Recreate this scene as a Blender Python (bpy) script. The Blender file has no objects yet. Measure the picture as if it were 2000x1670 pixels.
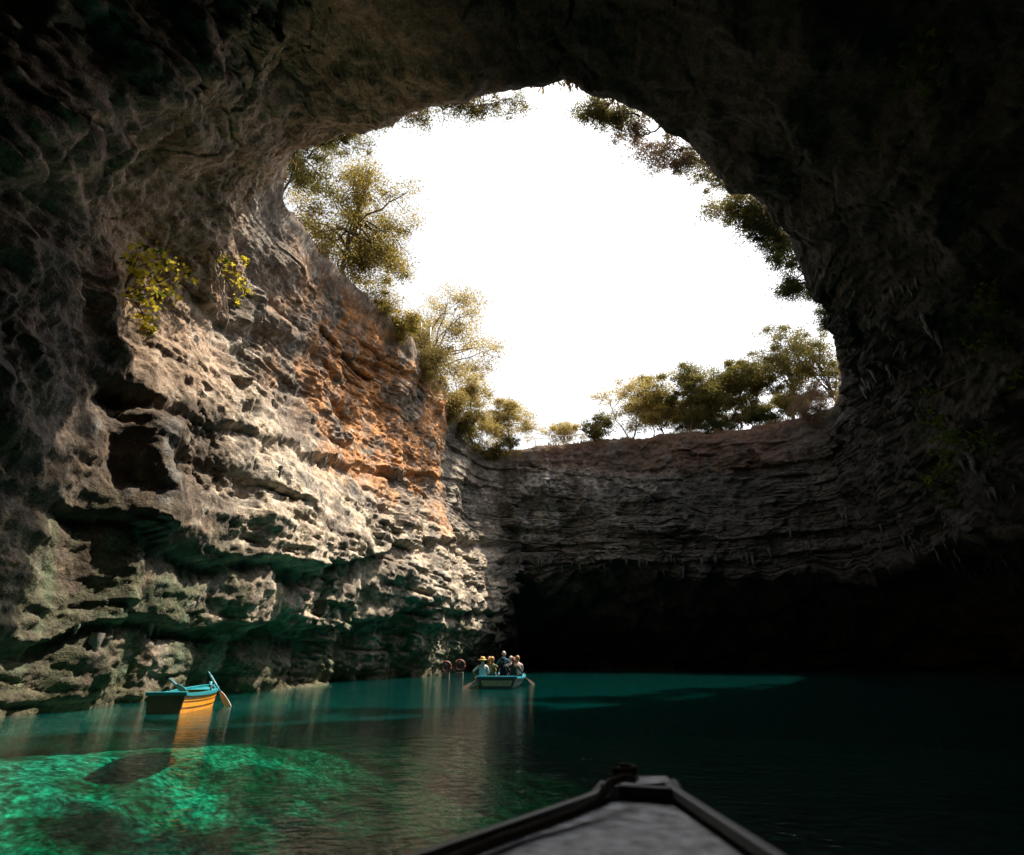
import bpy, bmesh, math, random
import numpy as np
from mathutils import Vector, Matrix

# ------------------------------------------------------------------ camera
sc = bpy.context.scene
EYE = np.array([0.0, 0.0, 1.15])
PITCH = math.radians(22.37)
FPX = 1091.0                       # focal length in pixels of the 2000 px wide photograph
cam_d = bpy.data.cameras.new('camera'); cam = bpy.data.objects.new('camera', cam_d)
sc.collection.objects.link(cam); sc.camera = cam
cam.location = EYE; cam.rotation_euler = (math.pi/2 + PITCH, 0, 0)
cam_d.sensor_width = 36.0; cam_d.lens = 36.0*FPX/2000.0
cam_d.clip_start = 0.05; cam_d.clip_end = 3000
cam_d.dof.use_dof = True; cam_d.dof.focus_distance = 22; cam_d.dof.aperture_fstop = 1.6

# ------------------------------------------------------------------ sky, sun, exposure
SHIFT = np.array([9.8, 5.0, 22.0])           # towards the sun
SUN = SHIFT/np.linalg.norm(SHIFT)
el = math.asin(SUN[2]); az = math.atan2(SUN[0], SUN[1])
w = bpy.data.worlds.new('World'); sc.world = w; w.use_nodes = True
nt = w.node_tree; nt.nodes.clear()
out = nt.nodes.new('ShaderNodeOutputWorld'); bg = nt.nodes.new('ShaderNodeBackground')
sky = nt.nodes.new('ShaderNodeTexSky'); sky.sky_type = 'NISHITA'; sky.sun_disc = False
sky.sun_elevation = el; sky.sun_rotation = az; sky.dust_density = 2.0; sky.air_density = 1.0
bw = nt.nodes.new('ShaderNodeRGBToBW'); mx = nt.nodes.new('ShaderNodeMix'); mx.data_type = 'RGBA'
mx.inputs[0].default_value = 0.94           # milky, hazy summer sky
nt.links.new(sky.outputs[0], bw.inputs[0]); nt.links.new(sky.outputs[0], mx.inputs[6]); nt.links.new(bw.outputs[0], mx.inputs[7])
nt.links.new(mx.outputs[2], bg.inputs[0]); nt.links.new(bg.outputs[0], out.inputs[0])
bg.inputs[1].default_value = 0.15
sun_d = bpy.data.lights.new('sun', 'SUN'); sun_o = bpy.data.objects.new('sun', sun_d); sc.collection.objects.link(sun_o)
sun_d.energy = 3.7; sun_d.angle = math.radians(0.53); sun_d.color = (1.0, 0.88, 0.70)
sun_o.rotation_euler = Vector(SUN).to_track_quat('Z', 'Y').to_euler(); sun_o.location = (20, 20, 60)
sc.view_settings.view_transform = 'Standard'; sc.view_settings.look = 'None'
sc.view_settings.gamma = 1.0; sc.view_settings.exposure = 1.62
sc.render.engine = 'CYCLES'
sc.cycles.use_denoising = True
sc.cycles.max_bounces = 7; sc.cycles.diffuse_bounces = 3; sc.cycles.transparent_max_bounces = 12
sc.cycles.sample_clamp_indirect = 6.0
sc.cycles.caustics_reflective = False; sc.cycles.caustics_refractive = False

# ------------------------------------------------------------------ helpers
COL = sc.collection
rng = np.random.default_rng(7); random.seed(7)
def ray(px, py):
    x = (px-1000)/FPX; y = -(py-835)/FPX
    return np.array([x, math.cos(PITCH)-math.sin(PITCH)*y, math.sin(PITCH)+math.cos(PITCH)*y])
def at_z(px, py, z): d = ray(px, py); return EYE + d*((z-EYE[2])/d[2])
def at_y(px, py, y): d = ray(px, py); return EYE + d*(y/d[1])
def at_x(px, py, x): d = ray(px, py); return EYE + d*(x/d[0])
def sstep(a, b, x): t = np.clip((x-a)/(b-a), 0, 1); return t*t*(3-2*t)

def hash3(ix, iy, iz, s=0):
    h = (ix.astype(np.int64)*374761393 + iy.astype(np.int64)*668265263 + iz.astype(np.int64)*2147483647 + s*974711) & 0xffffffff
    h = ((h ^ (h >> 13))*1274126177) & 0xffffffff
    h = ((h ^ (h >> 16))*2246822519) & 0xffffffff
    return (h ^ (h >> 15)) & 0xffffffff
_G = rng.normal(size=(256, 3)); _G /= np.linalg.norm(_G, axis=1)[:, None]; _G = _G.astype(np.float32)
def perlin(p, s=0):
    p = p.astype(np.float32); i = np.floor(p); f = p-i; i = i.astype(np.int32)
    u = f*f*f*(f*(f*6-15)+10); r = np.zeros(len(p), np.float32)
    for c in range(8):
        o = ((c >> 2) & 1, (c >> 1) & 1, c & 1)
        g = _G[hash3(i[:, 0]+o[0], i[:, 1]+o[1], i[:, 2]+o[2], s) & 255]
        d = g[:, 0]*(f[:, 0]-o[0]) + g[:, 1]*(f[:, 1]-o[1]) + g[:, 2]*(f[:, 2]-o[2])
        wt = (u[:, 0] if o[0] else 1-u[:, 0])*(u[:, 1] if o[1] else 1-u[:, 1])*(u[:, 2] if o[2] else 1-u[:, 2])
        r += d*wt
    return r*1.5
def fbm(p, n=4, s=0, gain=.5, lac=2.03):
    r = 0; a = 1.0
    for k in range(n): r = r + a*perlin(p, s+k*17); a *= gain; p = p*lac
    return r
def ridged(p, n=4, s=0, gain=.5, lac=2.1):
    r = 0; a = 1.0
    for k in range(n): r = r + a*(1-2*np.abs(perlin(p, s+k*17))); a *= gain; p = p*lac
    return r
def worley(p, s=0):
    """distances to nearest and second nearest cell point and id of the nearest"""
    p = p.astype(np.float32); i = np.floor(p).astype(np.int32); f = p-i
    d1 = np.full(len(p), 9, np.float32); d2 = d1.copy(); idn = np.zeros(len(p), np.int64)
    for a in (-1, 0, 1):
        for b in (-1, 0, 1):
            for c in (-1, 0, 1):
                h = hash3(i[:, 0]+a, i[:, 1]+b, i[:, 2]+c, s)
                dx = a + (h & 255)/255. - f[:, 0]; dy = b + ((h >> 8) & 255)/255. - f[:, 1]; dz = c + ((h >> 16) & 255)/255. - f[:, 2]
                d = (dx*dx+dy*dy+dz*dz).astype(np.float32)
                n1 = d < d1
                d2 = np.where(n1, d1, np.minimum(d2, d)); idn = np.where(n1, h, idn); d1 = np.where(n1, d, d1)
    return np.sqrt(d1), np.sqrt(d2), (idn & 1023)/1023.

def np_mesh(name, V, Fq, mats=None, smooth=True, colors=None, normals=None, matidx=None):
    me = bpy.data.meshes.new(name); V = np.ascontiguousarray(V, np.float32); Fq = np.ascontiguousarray(Fq, np.int32)
    k = Fq.shape[1]
    me.vertices.add(len(V)); me.vertices.foreach_set('co', V.ravel())
    me.loops.add(Fq.size); me.loops.foreach_set('vertex_index', Fq.ravel())
    me.polygons.add(len(Fq)); me.polygons.foreach_set('loop_start', np.arange(0, Fq.size, k, dtype=np.int32))
    me.polygons.foreach_set('use_smooth', np.full(len(Fq), smooth))
    if matidx is not None: me.polygons.foreach_set('material_index', np.asarray(matidx, np.int32))
    me.update(calc_edges=True)
    if colors is not None:
        a = me.color_attributes.new('tint', 'FLOAT_COLOR', 'POINT')
        c = np.ones((len(V), 4), np.float32); c[:, :3] = colors; a.data.foreach_set('color', c.ravel())
    if normals is not None: me.normals_split_custom_set_from_vertices(normals.tolist())
    for m in (mats or []): me.materials.append(m)
    return me
def link(name, me, parent=None, loc=None):
    o = bpy.data.objects.new(name, me); COL.objects.link(o)
    if parent is not None: o.parent = parent
    if loc is not None: o.location = loc
    return o
def tag(o, label=None, cat=None, group=None, kind=None):
    if label: o['label'] = label
    if cat: o['category'] = cat
    if group: o['group'] = group
    if kind: o['kind'] = kind
    return o
def empty(name, loc, rz=0.0):
    o = bpy.data.objects.new(name, None); COL.objects.link(o); o.location = loc; o.rotation_euler[2] = rz
    o.empty_display_size = .2
    return o

# ------------------------------------------------------------------ materials
def new_mat(name):
    m = bpy.data.materials.new(name); m.use_nodes = True; m.node_tree.nodes.clear()
    return m, m.node_tree.nodes, m.node_tree.links
def rock_mat():
    m, N, L = new_mat('limestone')
    o = N.new('ShaderNodeOutputMaterial'); b = N.new('ShaderNodeBsdfPrincipled'); L.new(b.outputs[0], o.inputs[0])
    at = N.new('ShaderNodeAttribute'); at.attribute_name = 'tint'
    tc = N.new('ShaderNodeTexCoord')
    n1 = N.new('ShaderNodeTexNoise'); n1.inputs['Scale'].default_value = 2.6; n1.inputs['Detail'].default_value = 6; n1.inputs['Roughness'].default_value = .68
    n2 = N.new('ShaderNodeTexNoise'); n2.inputs['Scale'].default_value = 13; n2.inputs['Detail'].default_value = 4; n2.inputs['Roughness'].default_value = .7
    L.new(tc.outputs['Object'], n1.inputs['Vector']); L.new(tc.outputs['Object'], n2.inputs['Vector'])
    r = N.new('ShaderNodeMapRange'); r.inputs[1].default_value = .28; r.inputs[2].default_value = .72; r.inputs[3].default_value = .40; r.inputs[4].default_value = 1.6
    L.new(n1.outputs[0], r.inputs[0])
    r2 = N.new('ShaderNodeMapRange'); r2.inputs[1].default_value = .3; r2.inputs[2].default_value = .7; r2.inputs[3].default_value = .55; r2.inputs[4].default_value = 1.45
    L.new(n2.outputs[0], r2.inputs[0])
    mu = N.new('ShaderNodeMath'); mu.operation = 'MULTIPLY'; L.new(r.outputs[0], mu.inputs[0]); L.new(r2.outputs[0], mu.inputs[1])
    vm = N.new('ShaderNodeVectorMath'); vm.operation = 'SCALE'; L.new(at.outputs['Color'], vm.inputs[0]); L.new(mu.outputs[0], vm.inputs['Scale'])
    L.new(vm.outputs[0], b.inputs['Base Color'])
    b.inputs['Roughness'].default_value = .92; b.inputs['Specular IOR Level'].default_value = .2
    bp = N.new('ShaderNodeBump'); bp.inputs['Strength'].default_value = .9; bp.inputs['Distance'].default_value = .12
    bp2 = N.new('ShaderNodeBump'); bp2.inputs['Strength'].default_value = 1.; bp2.inputs['Distance'].default_value = .05
    L.new(n1.outputs[0], bp.inputs['Height']); L.new(n2.outputs[0], bp2.inputs['Height']); L.new(bp.outputs[0], bp2.inputs['Normal'])
    L.new(bp2.outputs[0], b.inputs['Normal'])
    return m
ROCK = rock_mat()
def bed_mat():
    m, N, L = new_mat('pebbly_bed'); o = N.new('ShaderNodeOutputMaterial'); b = N.new('ShaderNodeBsdfDiffuse'); L.new(b.outputs[0], o.inputs[0])
    at = N.new('ShaderNodeAttribute'); at.attribute_name = 'tint'; tc = N.new('ShaderNodeTexCoord'); v = N.new('ShaderNodeTexVoronoi'); v.inputs['Scale'].default_value = 9.0
    n = N.new('ShaderNodeTexNoise'); n.inputs['Scale'].default_value = 5.0; n.inputs['Detail'].default_value = 8; n.inputs['Roughness'].default_value = .65; L.new(tc.outputs['Object'], v.inputs[0]); L.new(tc.outputs['Object'], n.inputs[0])
    r = N.new('ShaderNodeMapRange'); r.inputs[1].default_value = .4; r.inputs[2].default_value = .62; r.inputs[3].default_value = .18; r.inputs[4].default_value = 1.6; L.new(n.outputs[0], r.inputs[0])
    r2 = N.new('ShaderNodeMapRange'); r2.inputs[1].default_value = .0; r2.inputs[2].default_value = .7; r2.inputs[3].default_value = 1.3; r2.inputs[4].default_value = .45; L.new(v.outputs['Distance'], r2.inputs[0])
    mu = N.new('ShaderNodeMath'); mu.operation = 'MULTIPLY'; L.new(r.outputs[0], mu.inputs[0]); L.new(r2.outputs[0], mu.inputs[1])
    vm = N.new('ShaderNodeVectorMath'); vm.operation = 'SCALE'; L.new(at.outputs['Color'], vm.inputs[0]); L.new(mu.outputs[0], vm.inputs['Scale']); L.new(vm.outputs[0], b.inputs[0])
    return m
def simple_mat(name, col, rough=.6, noise=.25, scale=8., metallic=0., spec=.4, bump=0.):
    m, N, L = new_mat(name)
    o = N.new('ShaderNodeOutputMaterial'); b = N.new('ShaderNodeBsdfPrincipled'); L.new(b.outputs[0], o.inputs[0])
    tc = N.new('ShaderNodeTexCoord'); n = N.new('ShaderNodeTexNoise'); n.inputs['Scale'].default_value = scale; n.inputs['Detail'].default_value = 6
    L.new(tc.outputs['Object'], n.inputs['Vector'])
    r = N.new('ShaderNodeMapRange'); r.inputs[1].default_value = .3; r.inputs[2].default_value = .7; r.inputs[3].default_value = 1-noise; r.inputs[4].default_value = 1+noise
    L.new(n.outputs[0], r.inputs[0])
    vm = N.new('ShaderNodeVectorMath'); vm.operation = 'SCALE'; vm.inputs[0].default_value = col; L.new(r.outputs[0], vm.inputs['Scale'])
    L.new(vm.outputs[0], b.inputs['Base Color'])
    b.inputs['Roughness'].default_value = rough; b.inputs['Metallic'].default_value = metallic; b.inputs['Specular IOR Level'].default_value = spec
    if bump:
        bp = N.new('ShaderNodeBump'); bp.inputs['Strength'].default_value = .7; bp.inputs['Distance'].default_value = bump
        L.new(n.outputs[0], bp.inputs['Height']); L.new(bp.outputs[0], b.inputs['Normal'])
    return m
def leaf_mat(name, c1, c2, trans=.5, scale=1.2):
    m, N, L = new_mat(name)
    o = N.new('ShaderNodeOutputMaterial'); d = N.new('ShaderNodeBsdfDiffuse'); t = N.new('ShaderNodeBsdfTranslucent'); mix = N.new('ShaderNodeMixShader')
    tc = N.new('ShaderNodeTexCoord'); n = N.new('ShaderNodeTexNoise'); n.inputs['Scale'].default_value = scale; n.inputs['Detail'].default_value = 3
    L.new(tc.outputs['Object'], n.inputs['Vector'])
    cr = N.new('ShaderNodeValToRGB'); cr.color_ramp.elements[0].position = .35; cr.color_ramp.elements[1].position = .65
    cr.color_ramp.elements[0].color = (*c1, 1); cr.color_ramp.elements[1].color = (*c2, 1)
    L.new(n.outputs[0], cr.inputs[0]); L.new(cr.outputs[0], d.inputs[0]); L.new(cr.outputs[0], t.inputs[0])
    mix.inputs[0].default_value = trans; L.new(d.outputs[0], mix.inputs[1]); L.new(t.outputs[0], mix.inputs[2]); L.new(mix.outputs[0], o.inputs[0])
    return m
def water_mat():
    m, N, L = new_mat('lake_water')
    o = N.new('ShaderNodeOutputMaterial')
    tc = N.new('ShaderNodeTexCoord'); mp = N.new('ShaderNodeMapping'); mp.inputs['Scale'].default_value = (1.0, 1.5, 1.0)
    mp.inputs['Rotation'].default_value = (0, 0, .15)
    L.new(tc.outputs['Object'], mp.inputs[0])
    n1 = N.new('ShaderNodeTexNoise'); n1.inputs['Scale'].default_value = 1.5; n1.inputs['Detail'].default_value = 4; n1.inputs['Roughness'].default_value = .55
    n2 = N.new('ShaderNodeTexNoise'); n2.inputs['Scale'].default_value = 7.5; n2.inputs['Detail'].default_value = 3; n2.inputs['Distortion'].default_value = .6
    L.new(mp.outputs[0], n1.inputs[0]); L.new(mp.outputs[0], n2.inputs[0])
    b1 = N.new('ShaderNodeBump'); b1.inputs['Strength'].default_value = 1.; b1.inputs['Distance'].default_value = .014
    b2 = N.new('ShaderNodeBump'); b2.inputs['Strength'].default_value = 1.; b2.inputs['Distance'].default_value = .0085
    L.new(n1.outputs[0], b1.inputs['Height']); L.new(n2.outputs[0], b2.inputs['Height']); L.new(b1.outputs[0], b2.inputs['Normal'])
    fr = N.new('ShaderNodeFresnel'); fr.inputs[0].default_value = 1.24; L.new(b2.outputs[0], fr.inputs['Normal'])
    gl = N.new('ShaderNodeBsdfGlossy'); gl.inputs['Roughness'].default_value = .05; L.new(b2.outputs[0], gl.inputs['Normal'])
    gl.inputs['Color'].default_value = (1, 1, 1, 1)
    tr = N.new('ShaderNodeBsdfTransparent'); rf = N.new('ShaderNodeBsdfRefraction'); rf.inputs['IOR'].default_value = 1.33
    rf.inputs['Roughness'].default_value = .02; L.new(b2.outputs[0], rf.inputs['Normal'])
    df = N.new('ShaderNodeBsdfDiffuse'); df.inputs[0].default_value = (.0, .22, .21, 1)
    m1 = N.new('ShaderNodeMixShader'); m1.inputs[0].default_value = .12; L.new(tr.outputs[0], m1.inputs[1]); L.new(rf.outputs[0], m1.inputs[2])
    m2 = N.new('ShaderNodeMixShader'); m2.inputs[0].default_value = .10; L.new(m1.outputs[0], m2.inputs[1]); L.new(df.outputs[0], m2.inputs[2])
    m3 = N.new('ShaderNodeMixShader'); L.new(fr.outputs[0], m3.inputs[0]); L.new(m2.outputs[0], m3.inputs[1]); L.new(gl.outputs[0], m3.inputs[2])
    L.new(m3.outputs[0], o.inputs['Surface'])
    va = N.new('ShaderNodeVolumeAbsorption'); va.inputs['Color'].default_value = (.0, .88, .80, 1); va.inputs['Density'].default_value = .52
    L.new(va.outputs[0], o.inputs['Volume'])
    return m

# ------------------------------------------------------------------ the cave: one shell swept round the opening
C = np.array([2.0, 24.0])
rim_px = [(1110,160,22),(1095,166,22),(1040,166,22),(930,190,22),(830,207,22),(740,232,22),(620,262,22),(585,300,22),(568,345,22),(562,400,22),(600,440,22),
          (690,545,22),(760,610,22),(810,660,22),(868,740,22.3),(898,810,22)]
RIM = [at_z(*p) for p in rim_px]
RIM += [at_y(px, py, y) for px, py, y in [(925,862,51.5),(955,889,54),(1040,878,54.5),(1150,862,54.5),(1300,850,54.5),(1450,838,53.5),(1580,815,49.5),(1625,800,46.5)]]
RIM += [at_z(*p) for p in [(1632,700,22),(1618,620,22),(1600,560,22),(1545,460,22),(1480,385,22),(1400,325,22),(1300,268,22),(1220,225,22),(1150,196,22),(1125,185,22)]]
RIM = np.array(RIM)
rphi = np.degrees(np.arctan2(RIM[:, 1]-C[1], RIM[:, 0]-C[0])) % 360; rr = np.hypot(RIM[:, 0]-C[0], RIM[:, 1]-C[1]); rz = RIM[:, 2]
o_ = np.argsort(rphi); rphi, rr, rz = rphi[o_], rr[o_], rz[o_]
def rim_r(ph): return np.interp(ph, rphi, rr, period=360)
def rim_z(ph): return np.interp(ph, rphi, rz, period=360)
FAR = [(.3,-1.6),(.7,15.2),(1.0,12.4),(1.3,10.2),(2.8,8.2),(8,6.4),(20,0)]
ST = {  # azimuth: seven points (outwards from the rim, height; a negative height counts down from the rim)
 2:  [(.8,-2),(2.8,18),(5.5,15),(8.5,11.5),(10,8),(18,7),(29,0)],
 14: [(.8,-2),(2.4,18),(4.5,15),(7.5,11.5),(9,8),(17,7),(28,0)],
 25: [(.6,-2),(1.5,18),(3.5,15),(6,11.5),(7.5,8),(16,7),(26,0)],
 37: [(.5,-1.6),(1.0,18),(2.2,14.5),(3.6,11),(4.2,8),(12,7),(23,0)],
 48: [(.5,-1.6),(1.0,16.5),(1.7,13),(1.6,10),(2.2,7.8),(9,6.9),(21,0)],
 70: FAR, 92.5: FAR,
 96: [(.6,-1.6),(.8,15.2),(.2,12),(-.8,9),(-1.4,6.0),(-1.0,3.6),(6.5,0)],
 101: [(.5,-1.6),(.9,16),(.2,12),(-1.4,9),(-2.6,6.2),(-2.6,3.4),(2.2,0)],
 112: [(.4,-1.6),(1.0,16.5),(.5,12.5),(-1.2,9),(-2.4,6),(-2.2,3.4),(-.2,0)],
 131: [(.6,-1.7),(1.4,16.5),(1.0,13),(-.3,9.5),(-1.0,6.3),(0,3.7),(1.4,0)],
 150: [(.8,-1.6),(1.8,17),(1.5,13),(0,9.5),(-1.1,6.5),(-.3,3.9),(.9,0)],
 170: [(.8,-1.6),(1.2,17),(.7,13),(-1.0,9.5),(-2.4,6.3),(-2.1,3.9),(-.9,0)],
 190: [(.5,-1.5),(.7,17),(.2,13),(-1.6,9.5),(-2.9,6),(-2.7,3.6),(-1.6,0)],
 203: [(1,-1.7),(1.6,17),(1.6,13),(.6,9.5),(-.2,6),(-.1,3.4),(.6,0)],
 209: [(1.0,-1.7),(1.8,17.5),(3.4,13.5),(3.2,10.5),(1.4,6),(1.4,3),(1.5,0)],
 215: [(1.0,-1.6),(2.6,18),(6.0,14),(6.6,10.5),(4.6,6),(4.2,3),(3.8,0)],
 222: [(1.0,-1.4),(3.2,18.8),(7.6,14.8),(8.6,11),(7.4,6.5),(6.9,3),(6.4,0)],
 232: [(1,-1.2),(4,20),(7.0,17),(9.4,12),(11.2,7),(12.0,3),(12,0)],
 245: [(1,-1.0),(7,20.5),(15,18.5),(24,14),(28,8),(29,4),(30,0)],
 265: [(.8,-1.0),(7,20.5),(16,19.5),(28,16),(36,10),(38,5),(40,0)],
 290: [(.8,-1.0),(7,20.5),(16,19.3),(28,16),(35,10),(37,5),(40,0)],
 310: [(.8,-1.0),(5,20),(12,18.5),(22,15),(30,10),(34,5),(38,0)],
 330: [(.8,-1.3),(4,19.5),(9,17),(15,13),(20,9),(26,6),(34,0)],
 350: [(.8,-1.6),(3.5,18.5),(7,15.5),(11,12),(14,8.5),(22,7),(32,0)],
}
sph = np.array(sorted(ST)); sarr = np.array([ST[k] for k in sorted(ST)], float)
def gsm(a, s, axis=0, wrap=False):
    k = int(3*s)+1; x = np.arange(-k, k+1); g = np.exp(-.5*(x/s)**2); g /= g.sum()
    pad = [(0, 0)]*a.ndim; pad[axis] = (k, k)
    b = np.pad(a, pad, mode='wrap' if wrap else 'edge'); r = 0
    for i in range(2*k+1): r = r + g[i]*np.take(b, np.arange(i, i+a.shape[axis]), axis=axis)
    return r
def profiles(ph, nv=240):
    """(len(ph), nv, 2) radius and height, arc-resampled; v runs from far ground over the lip down below the water"""
    R0, Z0 = rim_r(ph), rim_z(ph)
    pts = []
    for dr, dz in [(420,16),(120,8),(40,3.5),(12,1.4),(3,.7),(.9,.35)]: pts.append((R0+dr, Z0+dz))
    pts.append((R0, Z0))
    for k in range(7):
        dr = np.interp(ph, sph, sarr[:, k, 0], period=360); z = np.interp(ph, sph, np.where(sarr[:, k, 1] < 0, 0, sarr[:, k, 1]), period=360)
        if k == 0: z = Z0 + np.interp(ph, sph, sarr[:, 0, 1], period=360)
        pts.append((R0+dr, z))
    pts.append((pts[-1][0]+.4, np.full_like(ph, -2.5))); pts.append((pts[-1][0]+.6, np.full_like(ph, -9.)))
    A = np.array([np.stack(p, -1) for p in pts]).transpose(1, 0, 2)      # ph, K, 2
    return A
KN = 16
vk_n = np.array([4, 4, 4, 6, 6, 8, 14, 34, 34, 34, 34, 30, 34, 12, 6]); vgrid = np.concatenate([np.linspace(i, i+1, n, endpoint=False) for i, n in enumerate(vk_n)] + [[KN-1]])
ph_d = np.arange(0, 360, .25)
A = profiles(ph_d)
B = np.stack([np.stack([np.interp(vgrid, np.arange(KN), a[:, c]) for a in A]) for c in (0, 1)], -1)
head = B[:, :40].copy()
B = gsm(B, 3.6, axis=1)
B = gsm(B, 5, axis=0, wrap=True)
def to_xyz(ph, RZ):
    c, s = np.cos(np.radians(ph))[:, None], np.sin(np.radians(ph))[:, None]
    return np.stack([C[0]+RZ[..., 0]*c, C[1]+RZ[..., 0]*s, RZ[..., 1]], -1)
X = to_xyz(ph_d, B)
# tessellation: spread rows and columns by how large the rock appears
def screen(Xp):
    d = Xp-EYE; f = np.array([0, math.cos(PITCH), math.sin(PITCH)]); u = np.array([0, -math.sin(PITCH), math.cos(PITCH)])
    z = d@f; zz = np.maximum(z, 1.5); return np.stack([d[..., 0]/zz*FPX, (d@u)/zz*FPX], -1), z
S, zc = screen(X); vis = (zc > 1) & (np.abs(S[..., 0]) < 1150) & (np.abs(S[..., 1]) < 1000) & (X[..., 2] > -1)
du = np.linalg.norm(np.roll(S, -1, 0)-S, axis=-1); du[~vis] = 0; du = np.percentile(np.minimum(du, 60), 82, axis=1) + .8
dv = np.linalg.norm(S[:, 1:]-S[:, :-1], axis=-1); dv[~vis[:, 1:]] = 0; dv = np.percentile(np.minimum(dv, 80), 82, axis=0) + 1.2
NU, NV = 1200, 600
cu = np.concatenate([[0], np.cumsum(gsm(du, 6, wrap=True))]); cv = np.concatenate([[0], np.cumsum(gsm(dv, 4))])
iu = np.interp(np.linspace(0, cu[-1], NU, endpoint=False), cu, np.arange(len(cu)))
iv = np.interp(np.linspace(0, cv[-1], NV), cv, np.arange(len(cv)))
def bil(Bx, iu, iv):
    n = Bx.shape[0]; a0 = np.floor(iu).astype(int); fu = (iu-a0)[:, None, None]; a1 = (a0+1) % n; a0 = a0 % n
    b0 = np.minimum(np.floor(iv).astype(int), Bx.shape[1]-2); fv = (iv-b0)[None, :, None]
    T = Bx[a0]*(1-fu)+Bx[a1]*fu
    return T[:, b0]*(1-fv)+T[:, b0+1]*fv
RZ = bil(B, iu, iv); PH = np.interp(iu, np.arange(len(ph_d)+1), np.append(ph_d, 360)) ; G = to_xyz(PH, RZ)
VV = np.interp(iv, np.arange(len(vgrid)), vgrid)          # profile parameter of each row
def grid_normals(G):
    tu = np.roll(G, -1, 0)-np.roll(G, 1, 0); tv = np.empty_like(G); tv[:, 1:-1] = G[:, 2:]-G[:, :-2]; tv[:, 0] = G[:, 1]-G[:, 0]; tv[:, -1] = G[:, -1]-G[:, -2]
    n = np.cross(tv, tu); return n/np.maximum(np.linalg.norm(n, axis=-1, keepdims=True), 1e-9)
Nn = grid_normals(G)
if Nn[0, np.argmin(np.abs(VV-10)), 0] > 0: Nn = -Nn       # the rock faces the hollow
nrm_flip = -1 if (grid_normals(G)[0, 0] @ Nn[0, 0]) < 0 else 1
p = G.reshape(-1, 3); n = Nn.reshape(-1, 3)
VVf = np.tile(VV, NU)
inside = sstep(5.6, 6.6, VVf)                              # 0 on the ground above, 1 inside the cave
PHf = np.repeat(PH, NV)
leftness = sstep(93, 98, PHf)*(1-sstep(214, 232, PHf)); farness = sstep(40, 52, PHf)*(1-sstep(91, 95.5, PHf))
# big shapes
d = (.95-.35*leftness)*fbm(p*.13+3.1, 3, 1)*inside
d += (.55-.3*leftness)*(ridged(p*np.array([.22, .22, .16])+9.3, 2, 5)-.45)*inside
p = p + n*d[:, None]*(.45+.55*sstep(6.2, 7.6, VVf))[:, None]
nz = n[:, 2]
wallness = 1-np.abs(nz)
# hand-placed shapes on the left wall: buttresses and overhanging ledges, as lines in the wall's (y, z) plane
def wall_line(pts, xw=-8.6): return np.array([at_x(px, py, xw)[1:] for px, py in pts])
def seg_dist(P2, L):
    best = np.full(len(P2), 1e9); side = np.zeros(len(P2))
    for a, b in zip(L[:-1], L[1:]):
        ab = b-a; t = np.clip(((P2-a)@ab)/(ab@ab), 0, 1); q_ = P2-(a+t[:, None]*ab); dd = np.hypot(q_[:, 0], q_[:, 1])
        m_ = dd < best; best = np.where(m_, dd, best); side = np.where(m_, q_[:, 1], side)
    return best, side
lmask = leftness*inside*sstep(6.4, 7.4, VVf)
wob = np.stack([.5*perlin(p*.6, 21), .5*perlin(p*.6+9, 22)], -1)
P2 = p[:, 1:]+wob
feat = np.zeros(len(p))
for pts, wd, am in [([(455,840),(425,960),(385,1090),(330,1230),(300,1330)], .75, 1.0), ([(625,590),(585,700),(560,780)], .45, .55), ([(410,420),(440,560),(430,680)], .6, .6),
                    ([(560,470),(600,560),(650,640)], .8, .6), ([(235,640),(215,760),(120,880)], .6, .5), ([(100,1000),(85,1180),(60,1330)], .55, .6), ([(805,700),(790,800)], .4, .5)]:
    dd, sd = seg_dist(P2, wall_line(pts)); feat += am*np.exp(-(dd/wd)**2)
for pts, am, up in [([(425,1052),(520,1085),(620,1095),(700,1062),(800,1050),(880,1075),(955,1130)], 1.0, 2.6), ([(400,1205),(500,1225),(620,1215),(760,1185),(860,1200),(955,1222)], .9, 2.2),
                    ([(440,770),(560,850),(680,905),(800,930),(930,1010)], .6, 1.8), ([(560,600),(700,680),(800,750),(870,850)], .5, 1.6), ([(0,940),(160,945),(300,985),(380,1010)], .7, 2.0),
                    ([(30,470),(150,520),(260,560)], .7, 2.2), ([(0,1230),(120,1215),(260,1240)], .9, 1.8), ([(230,760),(330,775),(430,760)], .5, 1.5)]:
    dd, sd = seg_dist(P2, wall_line(pts)); feat += .42*am*np.where(sd > 0, np.exp(-(dd/up)**2), -.55*np.exp(-(dd/.9)**2)+1.55*np.exp(-(dd/.16)**2))
p = p + n*(feat*lmask)[:, None]
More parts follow.
